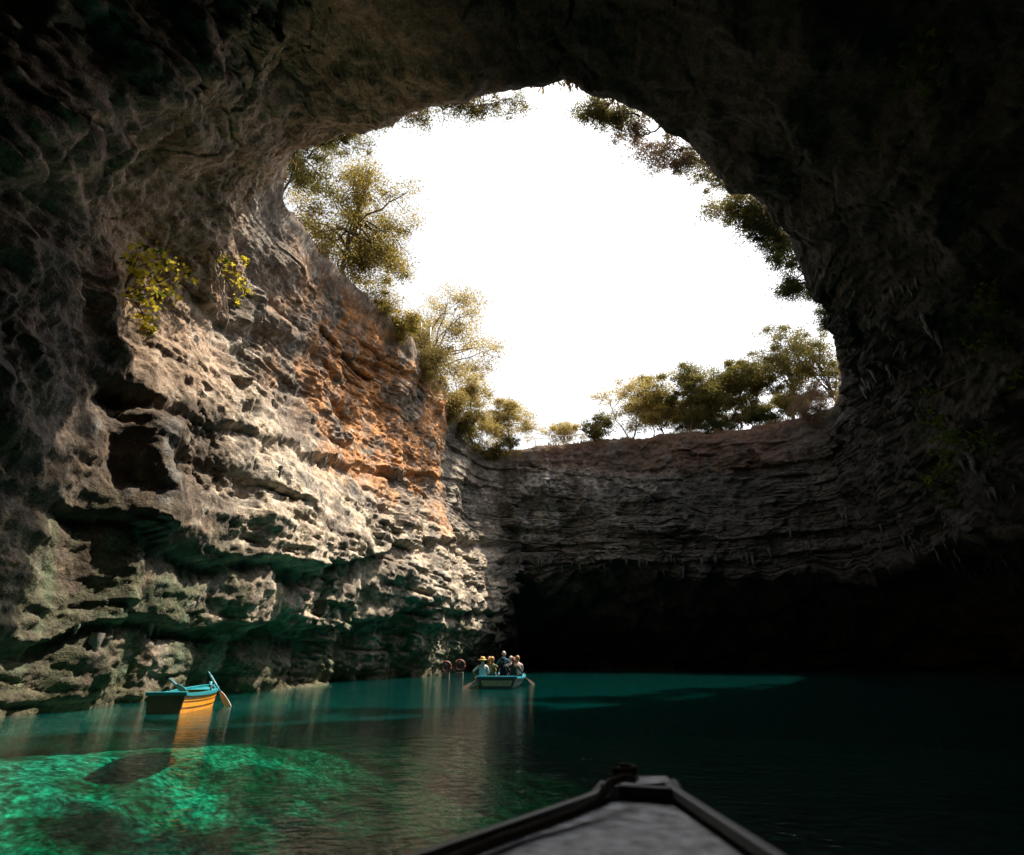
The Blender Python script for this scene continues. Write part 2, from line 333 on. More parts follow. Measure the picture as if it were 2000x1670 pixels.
# bedding: layers of uneven thickness that stick out by uneven amounts; two sets that take turns along the wall
def bedding(p, seed, tilt):
    r_ = np.random.default_rng(seed)
    zb = p[:, 2] + (.22-.08*farness)*fbm(p*.12+5+seed, 2, 31+seed) + tilt[0]*(p[:, 0]-5) + tilt[1]*(p[:, 1]-20)
    thick = r_.uniform(.30, 1.15, 160); thick[::4] *= .4; thick[::7] *= 1.5; edges = np.concatenate([[-8], -8+np.cumsum(thick)])
    li = np.clip(np.searchsorted(edges, zb)-1, 0, 158); tt = (zb-edges[li])/(edges[li+1]-edges[li])
    lateral = perlin(np.stack([p[:, 0]*.22, p[:, 1]*.22, li*7.7], -1), 77+seed) + .5*perlin(np.stack([p[:, 0]*.8, p[:, 1]*.8, li*3.3], -1), 78+seed)
    along = np.unwrap(np.radians(PHf))*24.0
    joint = np.floor(along*.62 + 2.0*lateral + r_.uniform(0, 5, 160)[li])
    jr = (hash3(joint.astype(np.int64), li.astype(np.int64), li.astype(np.int64)*0, 5+seed) & 255)/255.-.5
    offs = r_.uniform(-1, 1, 160)[li]*.40 + .42*lateral + .42*jr
    prof = 1-np.clip((np.abs(tt-.5)-.32)/.18, 0, 1)**2*.6
    lam = zb*7.0+1.2*lateral; lb = np.floor(lam); lf_ = lam-lb; lh = (hash3(lb.astype(np.int64), np.floor(along*.9+lateral).astype(np.int64), lb.astype(np.int64)*0, 9+seed) & 255)/255.-.5
    return offs + .30*(prof-.8) + (.13+.10*leftness)*lh - .07*np.clip((np.abs(lf_-.5)-.36)/.14, 0, 1)
sel = sstep(-.06, .06, fbm(p*.13+31, 3, 43)); bed = bedding(p, 1, (-.02, .03))*sel + bedding(p, 2, (.05, .0))*(1-sel)
strength = .20+.80*sstep(-.25, .3, fbm(p*.13+21, 3, 41)); strength = strength*(.8+.75*farness)*sstep(0, .5, wallness)
bed = bed*strength*inside*sstep(6.0, 7.3, VVf)*(1-.32*leftness)*(1-.35*farness)
p = p + n*bed[:, None]*1.1
# fractured blocks
d1, d2, cid = worley(p*np.array([.42, .42, .6])+.30*fbm(p*.5, 2, 51)[:, None], 3)
blk = (cid-.5)*.50 - .18*np.exp(-((d2-d1)/.07)**2)
e1, e2, eid = worley(p*np.array([1.3, 1.3, 1.9])+.3*fbm(p*1.3, 2, 55)[:, None]+40, 4)
blk2 = (eid-.5)*.15 - .05*np.exp(-((e2-e1)/.07)**2)
# drip curtains: vertical flutes
fl = ridged(np.stack([p[:, 0]*.9, p[:, 1]*.9, p[:, 2]*.13], -1), 3, 61)
flm = sstep(.0, .5, fbm(p*.16+50, 2, 63)+.12)*wallness
rough_m = sstep(-.35, .45, fbm(p*.2+70, 2, 65))
# thin broken plates: noise cut into steps with sharp edges
def plates(p, sc_, k, seed):
    h = fbm(p*np.array([.8, .8, 1.7])*sc_, 4, seed)*k; b = np.floor(h); f = h-b
    return (b+sstep(.80, 1.0, f))/k
pt = (.62-.20*leftness)*(.46*plates(p, .45, 4.5, 401)+.20*plates(p+50, 1.1, 5.0, 411)+.085*plates(p+90, 2.8, 4.0, 421))
hf = fbm(p*4.2, 3, 71); pits = np.clip(fbm(p*3.1+20, 2, 73)-.25, 0, 1)
det = (.16-.08*leftness)*fbm(p*.7, 2, 75) + pt + (.03*hf-.09*pits*(1-.75*leftness))*(.3+.8*rough_m)
lf = 1-.45*leftness
q = (blk*.8*(1-.65*leftness)*(.25+.75*sstep(-.2, .3, fbm(p*.14+90, 2, 91))) + blk2*.6*lf*(.2+.6*rough_m) + .34*(fl-.6)*flm*(1-.3*leftness) + det)*inside*(.25+.75*sstep(6.1, 7.2, VVf))
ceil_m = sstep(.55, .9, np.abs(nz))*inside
q = q*(1-.35*ceil_m)
p = p + n*q[:, None]
lowm = (1-leftness)*sstep(9.9, 11.0, VVf)*(1-sstep(12.2, 13, VVf))*inside; p[:, 2] += lowm*(1.5*perlin(np.stack([x0_ := p[:, 0]*.13, p[:, 1]*.13, x0_*0], -1), 501)+.8*perlin(np.stack([p[:, 0]*.45, p[:, 1]*.45, x0_*0], -1), 502))
# ground above: gentle bumps
p[:, 2] += (1-inside)*(.35*fbm(p*.25, 3, 101)+.22*fbm(p*1.1, 3, 103)+.30*(eid-.4)*sstep(3.4, 5, VVf))
G = p.reshape(NU, NV, 3); Nn = grid_normals(G)*nrm_flip

# colours of the stone, with shade and fill light painted into some zones
def mixc(c, col, m): return c + (np.array(col)-c)*m[:, None]
x, y, z = p[:, 0], p[:, 1], p[:, 2]
f1 = fbm(p*.35, 4, 201); f2 = fbm(p*1.3+7, 4, 203); f3 = fbm(np.stack([x*1.2, y*1.2, z*.18], -1), 3, 205); f4 = fbm(p*.16+40, 3, 207)
c = np.tile(np.array([.17, .14, .115]), (len(p), 1))
c = mixc(c, (.30, .26, .215), sstep(-.1, .35, f1+.5*f2))
c = mixc(c, (.13, .105, .085), sstep(.0, .5, f2+.6*f4)*.8)
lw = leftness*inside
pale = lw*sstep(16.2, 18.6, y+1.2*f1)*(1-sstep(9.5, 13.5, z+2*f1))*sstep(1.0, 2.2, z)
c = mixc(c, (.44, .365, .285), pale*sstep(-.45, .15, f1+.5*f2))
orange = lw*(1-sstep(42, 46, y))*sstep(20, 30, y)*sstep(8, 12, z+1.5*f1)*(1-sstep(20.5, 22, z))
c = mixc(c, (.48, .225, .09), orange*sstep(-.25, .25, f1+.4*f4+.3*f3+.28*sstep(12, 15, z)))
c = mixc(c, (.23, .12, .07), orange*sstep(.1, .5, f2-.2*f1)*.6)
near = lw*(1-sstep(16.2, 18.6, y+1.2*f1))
c = mixc(c, (.072, .054, .041), near*.95); c = mixc(c, (.15, .122, .098), near*sstep(.15, .55, f1+.5*f2)*.5)  # shade of the near wall painted into its colour
grey = sstep(.15, .5, f3+.3*f1)
c = mixc(c, (.15, .15, .15), grey*lw*.55)
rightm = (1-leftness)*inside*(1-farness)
c = mixc(c, (.025, .024, .023), rightm*.9); c = mixc(c, (.10, .097, .093), rightm*sstep(.25, .6, f1+.5*f2)*.5)  # deep shade of the right wall put in as a darker stone colour
upl = sstep(196, 206, PHf)*(1-sstep(238, 262, PHf))*inside; c = mixc(c, (.42, .30, .215), upl*sstep(8, 12, z+1.5*f1)*.85); c = mixc(c, (.17, .12, .085), upl*sstep(.0, .4, f2+.5*f1)*.55); c = mixc(c, (.065, .055, .044), ceil_m*.75*(1-upl))  # upper left lightened against its dim overhang, rest of ceiling shade painted in
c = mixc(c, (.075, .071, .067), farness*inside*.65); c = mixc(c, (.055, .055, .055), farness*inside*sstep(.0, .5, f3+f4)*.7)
pw = farness*inside*sstep(15.5, 17.5, z+f1)*(1-sstep(19, 20.3, z))*(1-sstep(12, 20, x)); c = mixc(c, (.34, .31, .28), pw*sstep(-.3, .2, f2+f1)*.8)
pl2 = farness*inside*(1-sstep(.25, .5, np.abs(x-2.8)-1.6+.5*f2))*(1-sstep(.2, .5, np.abs(z-13.7)-1.2+.5*f1)); c = mixc(c, (.38, .35, .32), pl2*.8*sstep(-.5, .1, f2))
wp = farness*inside*sstep(.1, .5, f2-.3*f3); c = mixc(c, (.15, .14, .128), wp*.5)
c = mixc(c, (.05, .048, .045), farness*inside*sstep(8, 22, x)*.75)  # back wall colour deepens towards the right
soil = (1-inside) + farness*sstep(17.8, 19.6, z)*.8
c = mixc(c, (.10, .058, .04), np.clip(soil, 0, 1)*sstep(-.5, .3, f1+.4))
alg = lw*(1-sstep(2.2, 5.4, z+1.4*f1))*sstep(-.45, .15, f3+.5*f4)
c = mixc(c, (.075, .085, .05), alg*.9); c = mixc(c, (.09, .13, .085), alg*sstep(.1, .5, f2)*.7)
wl = inside*(1-sstep(.35, 1.0, z+.35*f1)); c = mixc(c, (.075, .07, .04), wl*.85)
lich = sstep(.05, .45, fbm(p*2.2+30, 4, 221)+.35*f1)*inside*sstep(.0, .4, wallness)
c = mixc(c, (.05, .045, .04), lich*.30)
st2 = sstep(.25, .6, fbm(np.stack([x*2.4, y*2.4, z*.12], -1), 3, 225)+.25*f4)*inside*wallness; c = mixc(c, (.09, .075, .06), st2*.4)
wh = sstep(.30, .6, fbm(p*1.7+60, 4, 227)+.2*f1)*lw*sstep(2, 3, z); c = mixc(c, (.46, .41, .35), wh*.55*(.15+.85*sstep(15.5, 18, y)))
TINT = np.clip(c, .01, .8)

# cut the shell into its named surfaces
def shell_piece(name, u0, u1, v0, v1, label=None):
    """columns u0..u1 in degrees, rows v0..v1 in profile units"""
    a, b = np.searchsorted(VV, v0), min(np.searchsorted(VV, v1), NV-1)
    us = np.arange(np.searchsorted(PH, u0), np.searchsorted(PH, u1)+1) if u0 < u1 else np.concatenate([np.arange(np.searchsorted(PH, u0), NU), np.arange(0, np.searchsorted(PH, u1)+1)])
    us = us % NU; vs = np.arange(a, b+1)
    idx = (us[:, None]*NV+vs[None, :]).ravel(); nu, nv = len(us), len(vs)
    i = np.arange(nu*nv).reshape(nu, nv)
    Fq = np.stack([i[:-1, :-1], i[1:, :-1], i[1:, 1:], i[:-1, 1:]], -1).reshape(-1, 4)
    V = G.reshape(-1, 3)[idx]; nn = Nn.reshape(-1, 3)[idx]
    fn = np.cross(V[Fq[:, 2]]-V[Fq[:, 0]], V[Fq[:, 3]]-V[Fq[:, 1]])
    if (np.sign((fn*nn[Fq[:, 0]]).sum(1))).sum() < 0: Fq = Fq[:, ::-1]
    o = link(name, np_mesh(name, V, Fq, [ROCK], True, TINT[idx], nn))
    return tag(o, label, None, None, 'structure')
LIP = 6.0
ground = shell_piece('clifftop_ground', 0.0, 359.999, 0, LIP, 'brown scrubby ground round the cave opening'); 
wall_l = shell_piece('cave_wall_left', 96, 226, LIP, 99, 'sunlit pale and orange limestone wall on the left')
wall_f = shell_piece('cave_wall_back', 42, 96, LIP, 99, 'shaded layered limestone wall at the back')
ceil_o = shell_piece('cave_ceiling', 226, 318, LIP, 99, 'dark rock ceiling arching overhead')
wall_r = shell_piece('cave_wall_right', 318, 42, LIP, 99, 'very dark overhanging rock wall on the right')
#@STRUCT

# lake bed and water
nx, ny = 320, 320
gx, gy = np.meshgrid(np.linspace(-45, 60, nx), np.linspace(-30, 85, ny), indexing='ij')
bp_ = np.stack([gx.ravel(), gy.ravel(), np.zeros(nx*ny)], -1)
wx = np.interp(gy.ravel(), [5, 12, 19, 29, 40, 50, 60], [-11, -10.2, -8.6, -7.8, -5.2, -5.0, -12.0])
bz = -.9 - .16*np.clip(gx.ravel()-wx, 0, 99)**1.3 + .3*fbm(bp_*.15, 2, 301) + .25*fbm(bp_*.7, 4, 303)*np.clip((gx.ravel()-wx)*.4+.2, .2, 1); bz = np.maximum(bz, -13); bz = np.where(gx.ravel() < wx-2, -1.2, bz); bz -= .10*np.clip(gy.ravel()-14, 0, 40)
bp_[:, 2] = bz
i = np.arange(nx*ny).reshape(nx, ny); Fq = np.stack([i[:-1, :-1], i[1:, :-1], i[1:, 1:], i[:-1, 1:]], -1).reshape(-1, 4)
bc = np.tile([.44, .44, .36], (nx*ny, 1)); bc = mixc(bc, (.07, .10, .05), sstep(-.12, .22, fbm(bp_*.45, 5, 311))*.92)
bank = sstep(-2.5, 2.5, -gx.ravel()-4.0-.18*np.abs(gy.ravel()-11)+1.6*fbm(bp_*.25, 3, 321))*sstep(1, 6, gy.ravel())*(1-sstep(17, 27, gy.ravel())); bc = bc*(.20+.95*bank)[:, None]  # sunlit patch of the bed painted in, the rest darkened
bed_o = tag(link('lake_bed', np_mesh('lake_bed', bp_, Fq, [bed_mat()], True, bc)), 'stony lake bed seen through the clear water', None, None, 'structure')
bm = bmesh.new(); bmesh.ops.create_cube(bm, size=1); bmesh.ops.scale(bm, vec=(104, 114, 17.0), verts=bm.verts); bmesh.ops.translate(bm, vec=(7.5, 27.5, -8.5), verts=bm.verts)
me = bpy.data.meshes.new('lake_water'); bm.to_mesh(me); bm.free(); me.materials.append(water_mat())
tag(link('lake_water', me), 'clear turquoise water of the cave lake', None, None, 'structure')
#@OBJECTS
# ------------------------------------------------------------------ finding places on the rock
_S, _zc = screen(p); _ok = (_zc > 1) & (VVf > 6.0)
_sx, _sy = _S[:, 0]+1000, 835-_S[:, 1]; _nrm = Nn.reshape(-1, 3)
def surf(px, py, rad=9):
    """rock point and normal seen at a place of the photograph"""
    m = np.where(_ok & (np.abs(_sx-px) < rad) & (np.abs(_sy-py) < rad))[0]
    if len(m) == 0: return surf(px, py, rad*2)
    k = m[np.argmin(_zc[m])]; return p[k].copy(), _nrm[k].copy()
_gm = np.where(VVf < 6.3)[0]; _gxy = p[_gm, :2]; _gz = p[_gm, 2]
def ground_z(x_, y_):
    return float(_gz[np.argmin((_gxy[:, 0]-x_)**2+(_gxy[:, 1]-y_)**2)])

# ------------------------------------------------------------------ tubes, boxes, sweeps
def tube(pts, rad, k=6, cap=True):
    """tapered tube along points: vertices, quads"""
    pts = np.asarray(pts, float); rad = np.broadcast_to(np.asarray(rad, float), (len(pts),))
    t = np.gradient(pts, axis=0); t /= np.maximum(np.linalg.norm(t, axis=1), 1e-9)[:, None]
    up = np.array([0, 0, 1.]) if abs(t[0, 2]) < .9 else np.array([1., 0, 0])
    V = []; a = np.linspace(0, 2*np.pi, k, endpoint=False); u = np.cross(t[0], up); u /= np.linalg.norm(u)
    for i in range(len(pts)):
        u = u - t[i]*(u@t[i]); u /= max(np.linalg.norm(u), 1e-9); v = np.cross(t[i], u)
        V.append(pts[i]+rad[i]*(np.cos(a)[:, None]*u+np.sin(a)[:, None]*v))
    V = np.concatenate(V); Fq = []
    for i in range(len(pts)-1):
        for j in range(k): Fq.append((i*k+j, i*k+(j+1) % k, (i+1)*k+(j+1) % k, (i+1)*k+j))
    if cap:
        n0 = len(V); V = np.concatenate([V, pts[:1], pts[-1:]])
        for j in range(k): Fq.append((n0, (j+1) % k, j, n0)); b = (len(pts)-1)*k; Fq.append((n0+1, b+j, b+(j+1) % k, n0+1))
    return V, np.array(Fq)
class MB:
    """collects shapes and builds them as one mesh object"""
    def __init__(s): s.V = []; s.F = []; s.n = 0; s.mi = []
    def add(s, V, Fq, mi=0):
        V = np.asarray(V, float); s.V.append(V)
        for f in Fq:
            f = [int(i) for i in f]; g = []
            for i in f:
                if i not in g: g.append(i)
            s.F.append([i+s.n for i in g]); s.mi.append(mi)
        s.n += len(V); return s
    def tube(s, pts, rad, k=6, mi=0): return s.add(*tube(pts, rad, k), mi)
    def box(s, c, d, rz=0., mi=0):
        v = np.array([[x_, y_, z_] for x_ in (-.5, .5) for y_ in (-.5, .5) for z_ in (-.5, .5)])*np.array(d)
        cs, sn = math.cos(rz), math.sin(rz); v = np.stack([v[:, 0]*cs-v[:, 1]*sn, v[:, 0]*sn+v[:, 1]*cs, v[:, 2]], -1)+np.array(c)
        return s.add(v, [(0, 1, 3, 2), (4, 6, 7, 5), (0, 4, 5, 1), (2, 3, 7, 6), (0, 2, 6, 4), (1, 5, 7, 3)], mi)
    def build(s, name, mats, parent=None, smooth=True, bevel=0.):
        me = bpy.data.meshes.new(name); me.from_pydata(np.concatenate(s.V).tolist(), [], s.F); me.update()
        for m in (mats if isinstance(mats, (list, tuple)) else [mats]): me.materials.append(m)
        me.polygons.foreach_set('material_index', s.mi); me.polygons.foreach_set('use_smooth', [smooth]*len(me.polygons))
        bm = bmesh.new(); bm.from_mesh(me); bmesh.ops.recalc_face_normals(bm, faces=bm.faces); bm.to_mesh(me); bm.free()
        o = link(name, me, parent)
        if bevel:
            b = o.modifiers.new('bevel', 'BEVEL'); b.width = bevel; b.segments = 2; b.limit_method = 'ANGLE'
        return o

# ------------------------------------------------------------------ stalactites hanging from the ledges
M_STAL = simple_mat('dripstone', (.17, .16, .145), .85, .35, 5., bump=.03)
def cone_mesh(seed):
    r_ = np.random.default_rng(seed); k, m_ = 7, 6; V = []
    for i in range(m_):
        t = i/(m_-1); a = np.linspace(0, 2*np.pi, k, endpoint=False)+r_.uniform(0, 1)
        rad = (.16*(1-t)**.75+.012)*(1+r_.uniform(-.2, .2, k)); off = r_.normal(0, .02, 2)*t
        V.append(np.stack([np.cos(a)*rad+off[0], np.sin(a)*rad+off[1], np.full(k, .12-t*1.0)], -1))
    V = np.concatenate(V); Fq = [(i*k+j, i*k+(j+1) % k, (i+1)*k+(j+1) % k, (i+1)*k+j) for i in range(m_-1) for j in range(k)]
    return np_mesh('stalactite', V, np.array(Fq), [M_STAL])
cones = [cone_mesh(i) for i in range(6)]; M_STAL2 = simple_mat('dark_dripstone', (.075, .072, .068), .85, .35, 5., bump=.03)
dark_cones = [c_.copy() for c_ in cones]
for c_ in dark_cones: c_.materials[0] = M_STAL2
r_ = np.random.default_rng(11)
def hang(wall, spots, spread, lmin, lmax):
    for px, py, cnt in spots:
        for _ in range(cnt):
            q_, nn_ = surf(px+r_.normal(0, spread[0]), py+r_.normal(0, spread[1]))
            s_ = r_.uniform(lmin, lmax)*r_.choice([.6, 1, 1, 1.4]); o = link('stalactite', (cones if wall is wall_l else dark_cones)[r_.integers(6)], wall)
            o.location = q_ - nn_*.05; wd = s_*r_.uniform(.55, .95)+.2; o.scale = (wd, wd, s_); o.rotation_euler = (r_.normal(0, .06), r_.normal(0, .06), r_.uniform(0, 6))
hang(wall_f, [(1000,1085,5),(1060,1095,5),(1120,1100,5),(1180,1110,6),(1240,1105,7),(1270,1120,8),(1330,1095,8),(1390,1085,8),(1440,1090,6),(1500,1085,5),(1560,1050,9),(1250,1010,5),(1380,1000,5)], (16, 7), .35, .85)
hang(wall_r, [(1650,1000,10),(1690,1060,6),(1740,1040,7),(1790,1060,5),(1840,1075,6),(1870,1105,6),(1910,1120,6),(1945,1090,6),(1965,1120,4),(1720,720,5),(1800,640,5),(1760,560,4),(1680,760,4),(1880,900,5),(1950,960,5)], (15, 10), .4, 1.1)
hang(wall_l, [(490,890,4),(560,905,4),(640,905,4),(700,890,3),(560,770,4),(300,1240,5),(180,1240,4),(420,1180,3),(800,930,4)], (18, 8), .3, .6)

# ------------------------------------------------------------------ trees
M_BARK = simple_mat('bark', (.10, .075, .05), .9, .35, 9., bump=.03)
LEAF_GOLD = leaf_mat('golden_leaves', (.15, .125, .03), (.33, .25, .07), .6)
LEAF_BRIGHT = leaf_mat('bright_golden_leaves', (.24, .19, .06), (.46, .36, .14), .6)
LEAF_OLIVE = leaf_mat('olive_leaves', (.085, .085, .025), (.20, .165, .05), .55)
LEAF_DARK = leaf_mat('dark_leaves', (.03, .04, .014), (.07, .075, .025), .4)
LEAF_DRY = leaf_mat('dry_twigs', (.16, .11, .07), (.24, .17, .11), .3)
def leaf_quads(P, size, r_, aspect=.5):
    """one small bent leaf at each point"""
    n_ = len(P); a = r_.normal(size=(n_, 3)); a[:, 2] *= .7; a /= np.linalg.norm(a, axis=1)[:, None]
    b = np.cross(a, r_.normal(size=(n_, 3))); b /= np.linalg.norm(b, axis=1)[:, None]
    s_ = size*r_.uniform(.6, 1.25, n_)[:, None]; V = np.stack([P-a*s_*.5, P+b*s_*aspect*.5, P+a*s_*.5, P-b*s_*aspect*.5], 1).reshape(-1, 3)
    return V, np.arange(n_*4).reshape(-1, 4)
def make_tree(name, base, centre, radii, seed, nleaf, lsize, mat, stems=1, trunk_r=.14, limbs=9, label='', group=None, cat='tree', cl_s=.44, hole=.32):
    r_ = np.random.default_rng(seed); base = np.asarray(base, float); centre = np.asarray(centre, float)-base; radii = np.asarray(radii, float)
    radii = radii*(1.34 if cat == 'tree' else 1.22); nleaf = int(nleaf*(2.7 if cat == 'tree' else 3.0)); limbs = int(limbs*1.5); root = empty(name, base); tag(root, label, cat, group)
    wood = MB(); clusters = []
    for st in range(stems):
        foot = np.array([r_.normal(0, .25*(stems > 1)), r_.normal(0, .25*(stems > 1)), -.35])
        top = centre + r_.normal(0, .35, 3)*radii*(.5 if stems == 1 else .9); top[2] = centre[2]+radii[2]*r_.uniform(-.1, .35)
        m_ = 8; t = np.linspace(0, 1, m_)[:, None]
        bend = r_.normal(0, .12, 3)*np.linalg.norm(top); path = foot*(1-t)+top*t+bend*np.sin(t*np.pi)+r_.normal(0, .03, (m_, 3))*np.linalg.norm(top)*t*(1-t)*3
        wood.tube(path, trunk_r/(stems**.4)*(1-.78*t[:, 0]), 7)
        for _ in range(max(3, limbs//stems)):
            s0 = r_.uniform(.35, .98); k0 = s0*(m_-1); i0 = min(int(k0), m_-2); st_p = path[i0]+(path[i0+1]-path[i0])*(k0-i0)
            d_ = r_.normal(size=3); d_ /= np.linalg.norm(d_); tip = centre + d_*radii*r_.uniform(.78, 1.1)
            if np.linalg.norm(tip-st_p) > 1.9*radii.max(): tip = st_p+(tip-st_p)*.6
            t2 = np.linspace(0, 1, 6)[:, None]; lp = st_p*(1-t2)+tip*t2+np.array([0, 0, .12])*np.linalg.norm(tip-st_p)*np.sin(t2*np.pi)+r_.normal(0, .04, (6, 3))*np.linalg.norm(tip-st_p)*np.sin(t2*np.pi)
            wood.tube(lp, trunk_r*.42/(stems**.3)*(1-.8*t2[:, 0]), 5)
            for _k in range(6):
                tt_ = r_.uniform(.35, 1.0); i1 = min(int(tt_*5), 4); q0 = lp[i1]+(lp[i1+1]-lp[i1])*(tt_*5-i1)
                cpos = q0+r_.normal(0, .20, 3)*radii; e_ = (cpos-centre)/radii; L_ = np.linalg.norm(e_)
                if L_ > 1.08: cpos = centre+e_/L_*radii*r_.uniform(.95, 1.1)
                wood.tube([q0, (q0+cpos)/2+r_.normal(0, .06, 3), cpos], [trunk_r*.10+.008, trunk_r*.06+.006, .004], 4); clusters.append(cpos)
    wood.build('trunk', M_BARK, root)
    clusters = np.array(clusters); keep = perlin(clusters*.6+seed*3.3, seed) > -.9+hole*1.2
    if keep.sum() > 8: clusters = clusters[keep]
    wt = r_.uniform(.3, 1.2, len(clusters)); idx = r_.choice(len(clusters), nleaf, p=wt/wt.sum())
    sg = cl_s*np.array([1, 1, .62])*(radii.mean()/2.5)**.5
    P = clusters[idx]+r_.normal(0, 1, (nleaf, 3))*sg*r_.uniform(.4, 1.1, (len(clusters), 1))[idx]
    V, Fq = leaf_quads(P, lsize, r_); link('crown', np_mesh('crown', V, Fq, [mat], False), root)
    return root
def rim_tree(name, cpx, cpy, czy, radii, seed, nleaf, lsize, mat, label, group, base_out=1.6, **kw):
    """crown centre given as photo place + ('z' or 'y', value); foot stands on the ground outside the rim"""
    c_ = at_z(cpx, cpy, czy[1]) if czy[0] == 'z' else at_y(cpx, cpy, czy[1])
    v_ = c_[:2]-C; ph = math.degrees(math.atan2(v_[1], v_[0])) % 360; rr_ = max(rim_r(ph)+base_out, np.hypot(*v_) if kw.pop('at_crown', False) else 0)
    bx_, by_ = C+rr_*v_/np.hypot(*v_); b_ = np.array([bx_, by_, ground_z(bx_, by_)])
    return make_tree(name, b_, c_, radii, seed, nleaf, lsize, mat, label=label, group=group, **kw)
GL = 'trees and shrubs along the left rim'; GR = 'shrubs hanging over the right rim'; GF = 'thin trees along the far rim'
rim_tree('rim_tree', 705, 448, ('z', 26.0), (3.1, 3.0, 2.7), 1, 13000, .15, LEAF_GOLD, 'large rounded golden-green tree leaning over the left cliff edge', GL, limbs=16, trunk_r=.20, base_out=1.2)
rim_tree('rim_shrub', 618, 335, ('z', 24.4), (1.0, 1.3, 1.5), 2, 3000, .12, LEAF_OLIVE, 'slim green shrub above the left cliff, beside the big golden tree', GL, cat='shrub', trunk_r=.08, base_out=.8)
rim_tree('rim_shrub', 688, 258, ('z', 23.8), (1.5, .9, .8), 3, 2300, .10, LEAF_OLIVE, 'drooping green branches hanging below the upper left ceiling edge', GL, cat='shrub', trunk_r=.07, base_out=.8, cl_s=.3)
rim_tree('rim_shrub', 925, 200, ('z', 23.2), (1.9, .6, .5), 4, 1600, .09, LEAF_OLIVE, 'low sparse twigs along the top edge of the opening', GL, cat='shrub', trunk_r=.05, base_out=.5, cl_s=.25)
rim_tree('rim_shrub', 745, 598, ('z', 22.7), (1.1, 1.3, .9), 5, 2600, .12, LEAF_GOLD, 'small round bush at the foot of the big golden tree', GL, cat='shrub', trunk_r=.06, base_out=.5)
rim_tree('rim_tree', 872, 682, ('y', 40), (3.3, 3.0, 3.4), 6, 10000, .17, LEAF_BRIGHT, 'sunlit golden tree behind the small curved railing', GL, limbs=14, trunk_r=.18, base_out=1.6)
rim_tree('rim_shrub', 925, 775, ('y', 46), (1.9, 2.0, 2.0), 7, 5000, .17, LEAF_BRIGHT, 'bright sunlit bush below the golden tree on the left rim', GL, cat='shrub', trunk_r=.09, base_out=1.2)
rim_tree('rim_shrub', 905, 850, ('y', 49), (1.2, 1.3, 1.6), 8, 3500, .15, LEAF_OLIVE, 'dark bush spilling down the corner of the left cliff', GL, cat='shrub', trunk_r=.07, base_out=.5)
rim_tree('rim_shrub', 1000, 828, ('y', 54), (2.5, 1.8, 2.1), 9, 6500, .17, LEAF_BRIGHT, 'broad sunlit bush in the far left corner of the rim', GL, cat='shrub', trunk_r=.10, base_out=.6)
rim_tree('rim_shrub', 975, 872, ('y', 53), (1.7, 1.0, 1.0), 10, 3000, .15, LEAF_OLIVE, 'low dark bush hanging over the far left corner ledge', GL, cat='shrub', trunk_r=.06, base_out=.4)
rim_tree('rim_shrub', 1100, 845, ('y', 58), (2.3, 1.2, .8), 11, 2600, .16, LEAF_BRIGHT, 'low yellow bush behind the long straight railing', GL, cat='shrub', trunk_r=.05, base_out=3.0, at_crown=True)
# far rim
k_ = 0
for px, py, rx_, rz_, nl, mat, st, lab in [
    (1166, 832, 1.0, .9, 1500, LEAF_OLIVE, 1, 'smallest round tree at the left end of the far tree row'),
    (1228, 778, 2.3, 2.4, 2600, LEAF_BRIGHT, 3, 'airy tree with a spreading forked trunk at the far rim'),
    (1288, 772, 1.8, 2.6, 3200, LEAF_GOLD, 2, 'second tall thin tree in the far row, right of the forked one'),
    (1335, 775, 1.8, 2.6, 4600, LEAF_OLIVE, 2, 'third tall tree in the far row, in its middle'),
    (1382, 772, 1.9, 2.4, 4800, LEAF_OLIVE, 2, 'fourth tall tree in the far row, right of the middle'),
    (1428, 768, 1.9, 2.4, 5000, LEAF_OLIVE, 2, 'fifth tall tree in the far row, next to the dense dark trees'),
    (1470, 760, 1.8, 2.2, 5000, LEAF_OLIVE, 2, 'last thin tree of the far row, touching the dense dark crown')]:
    rim_tree('rim_tree', px, py, ('y', 55.6+.5*(k_ % 3)), (rx_*1.15, rx_, rz_*1.1), 20+k_, int(nl*1.5), .20, mat, lab, GF, stems=st, limbs=10, trunk_r=.11, base_out=1.2, at_crown=True, cl_s=.46); k_ += 1
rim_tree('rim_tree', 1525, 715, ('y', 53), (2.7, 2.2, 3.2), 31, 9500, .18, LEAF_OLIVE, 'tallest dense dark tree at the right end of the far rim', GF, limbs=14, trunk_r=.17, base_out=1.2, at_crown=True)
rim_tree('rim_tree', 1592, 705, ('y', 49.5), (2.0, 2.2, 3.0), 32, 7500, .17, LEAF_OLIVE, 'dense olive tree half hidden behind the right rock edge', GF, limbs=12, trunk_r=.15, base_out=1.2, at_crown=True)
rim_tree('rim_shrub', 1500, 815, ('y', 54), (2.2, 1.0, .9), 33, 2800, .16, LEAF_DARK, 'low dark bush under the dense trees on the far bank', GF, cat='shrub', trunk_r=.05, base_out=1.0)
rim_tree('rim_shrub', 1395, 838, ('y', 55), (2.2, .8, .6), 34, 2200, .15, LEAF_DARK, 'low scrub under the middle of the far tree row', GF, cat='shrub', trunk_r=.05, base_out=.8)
rim_tree('rim_shrub', 1590, 790, ('y', 48), (1.6, 1.2, 1.6), 35, 3600, .15, LEAF_DRY, 'dry brown scrub on the far bank beside the right rock edge', GF, cat='shrub', trunk_r=.05, base_out=.6)
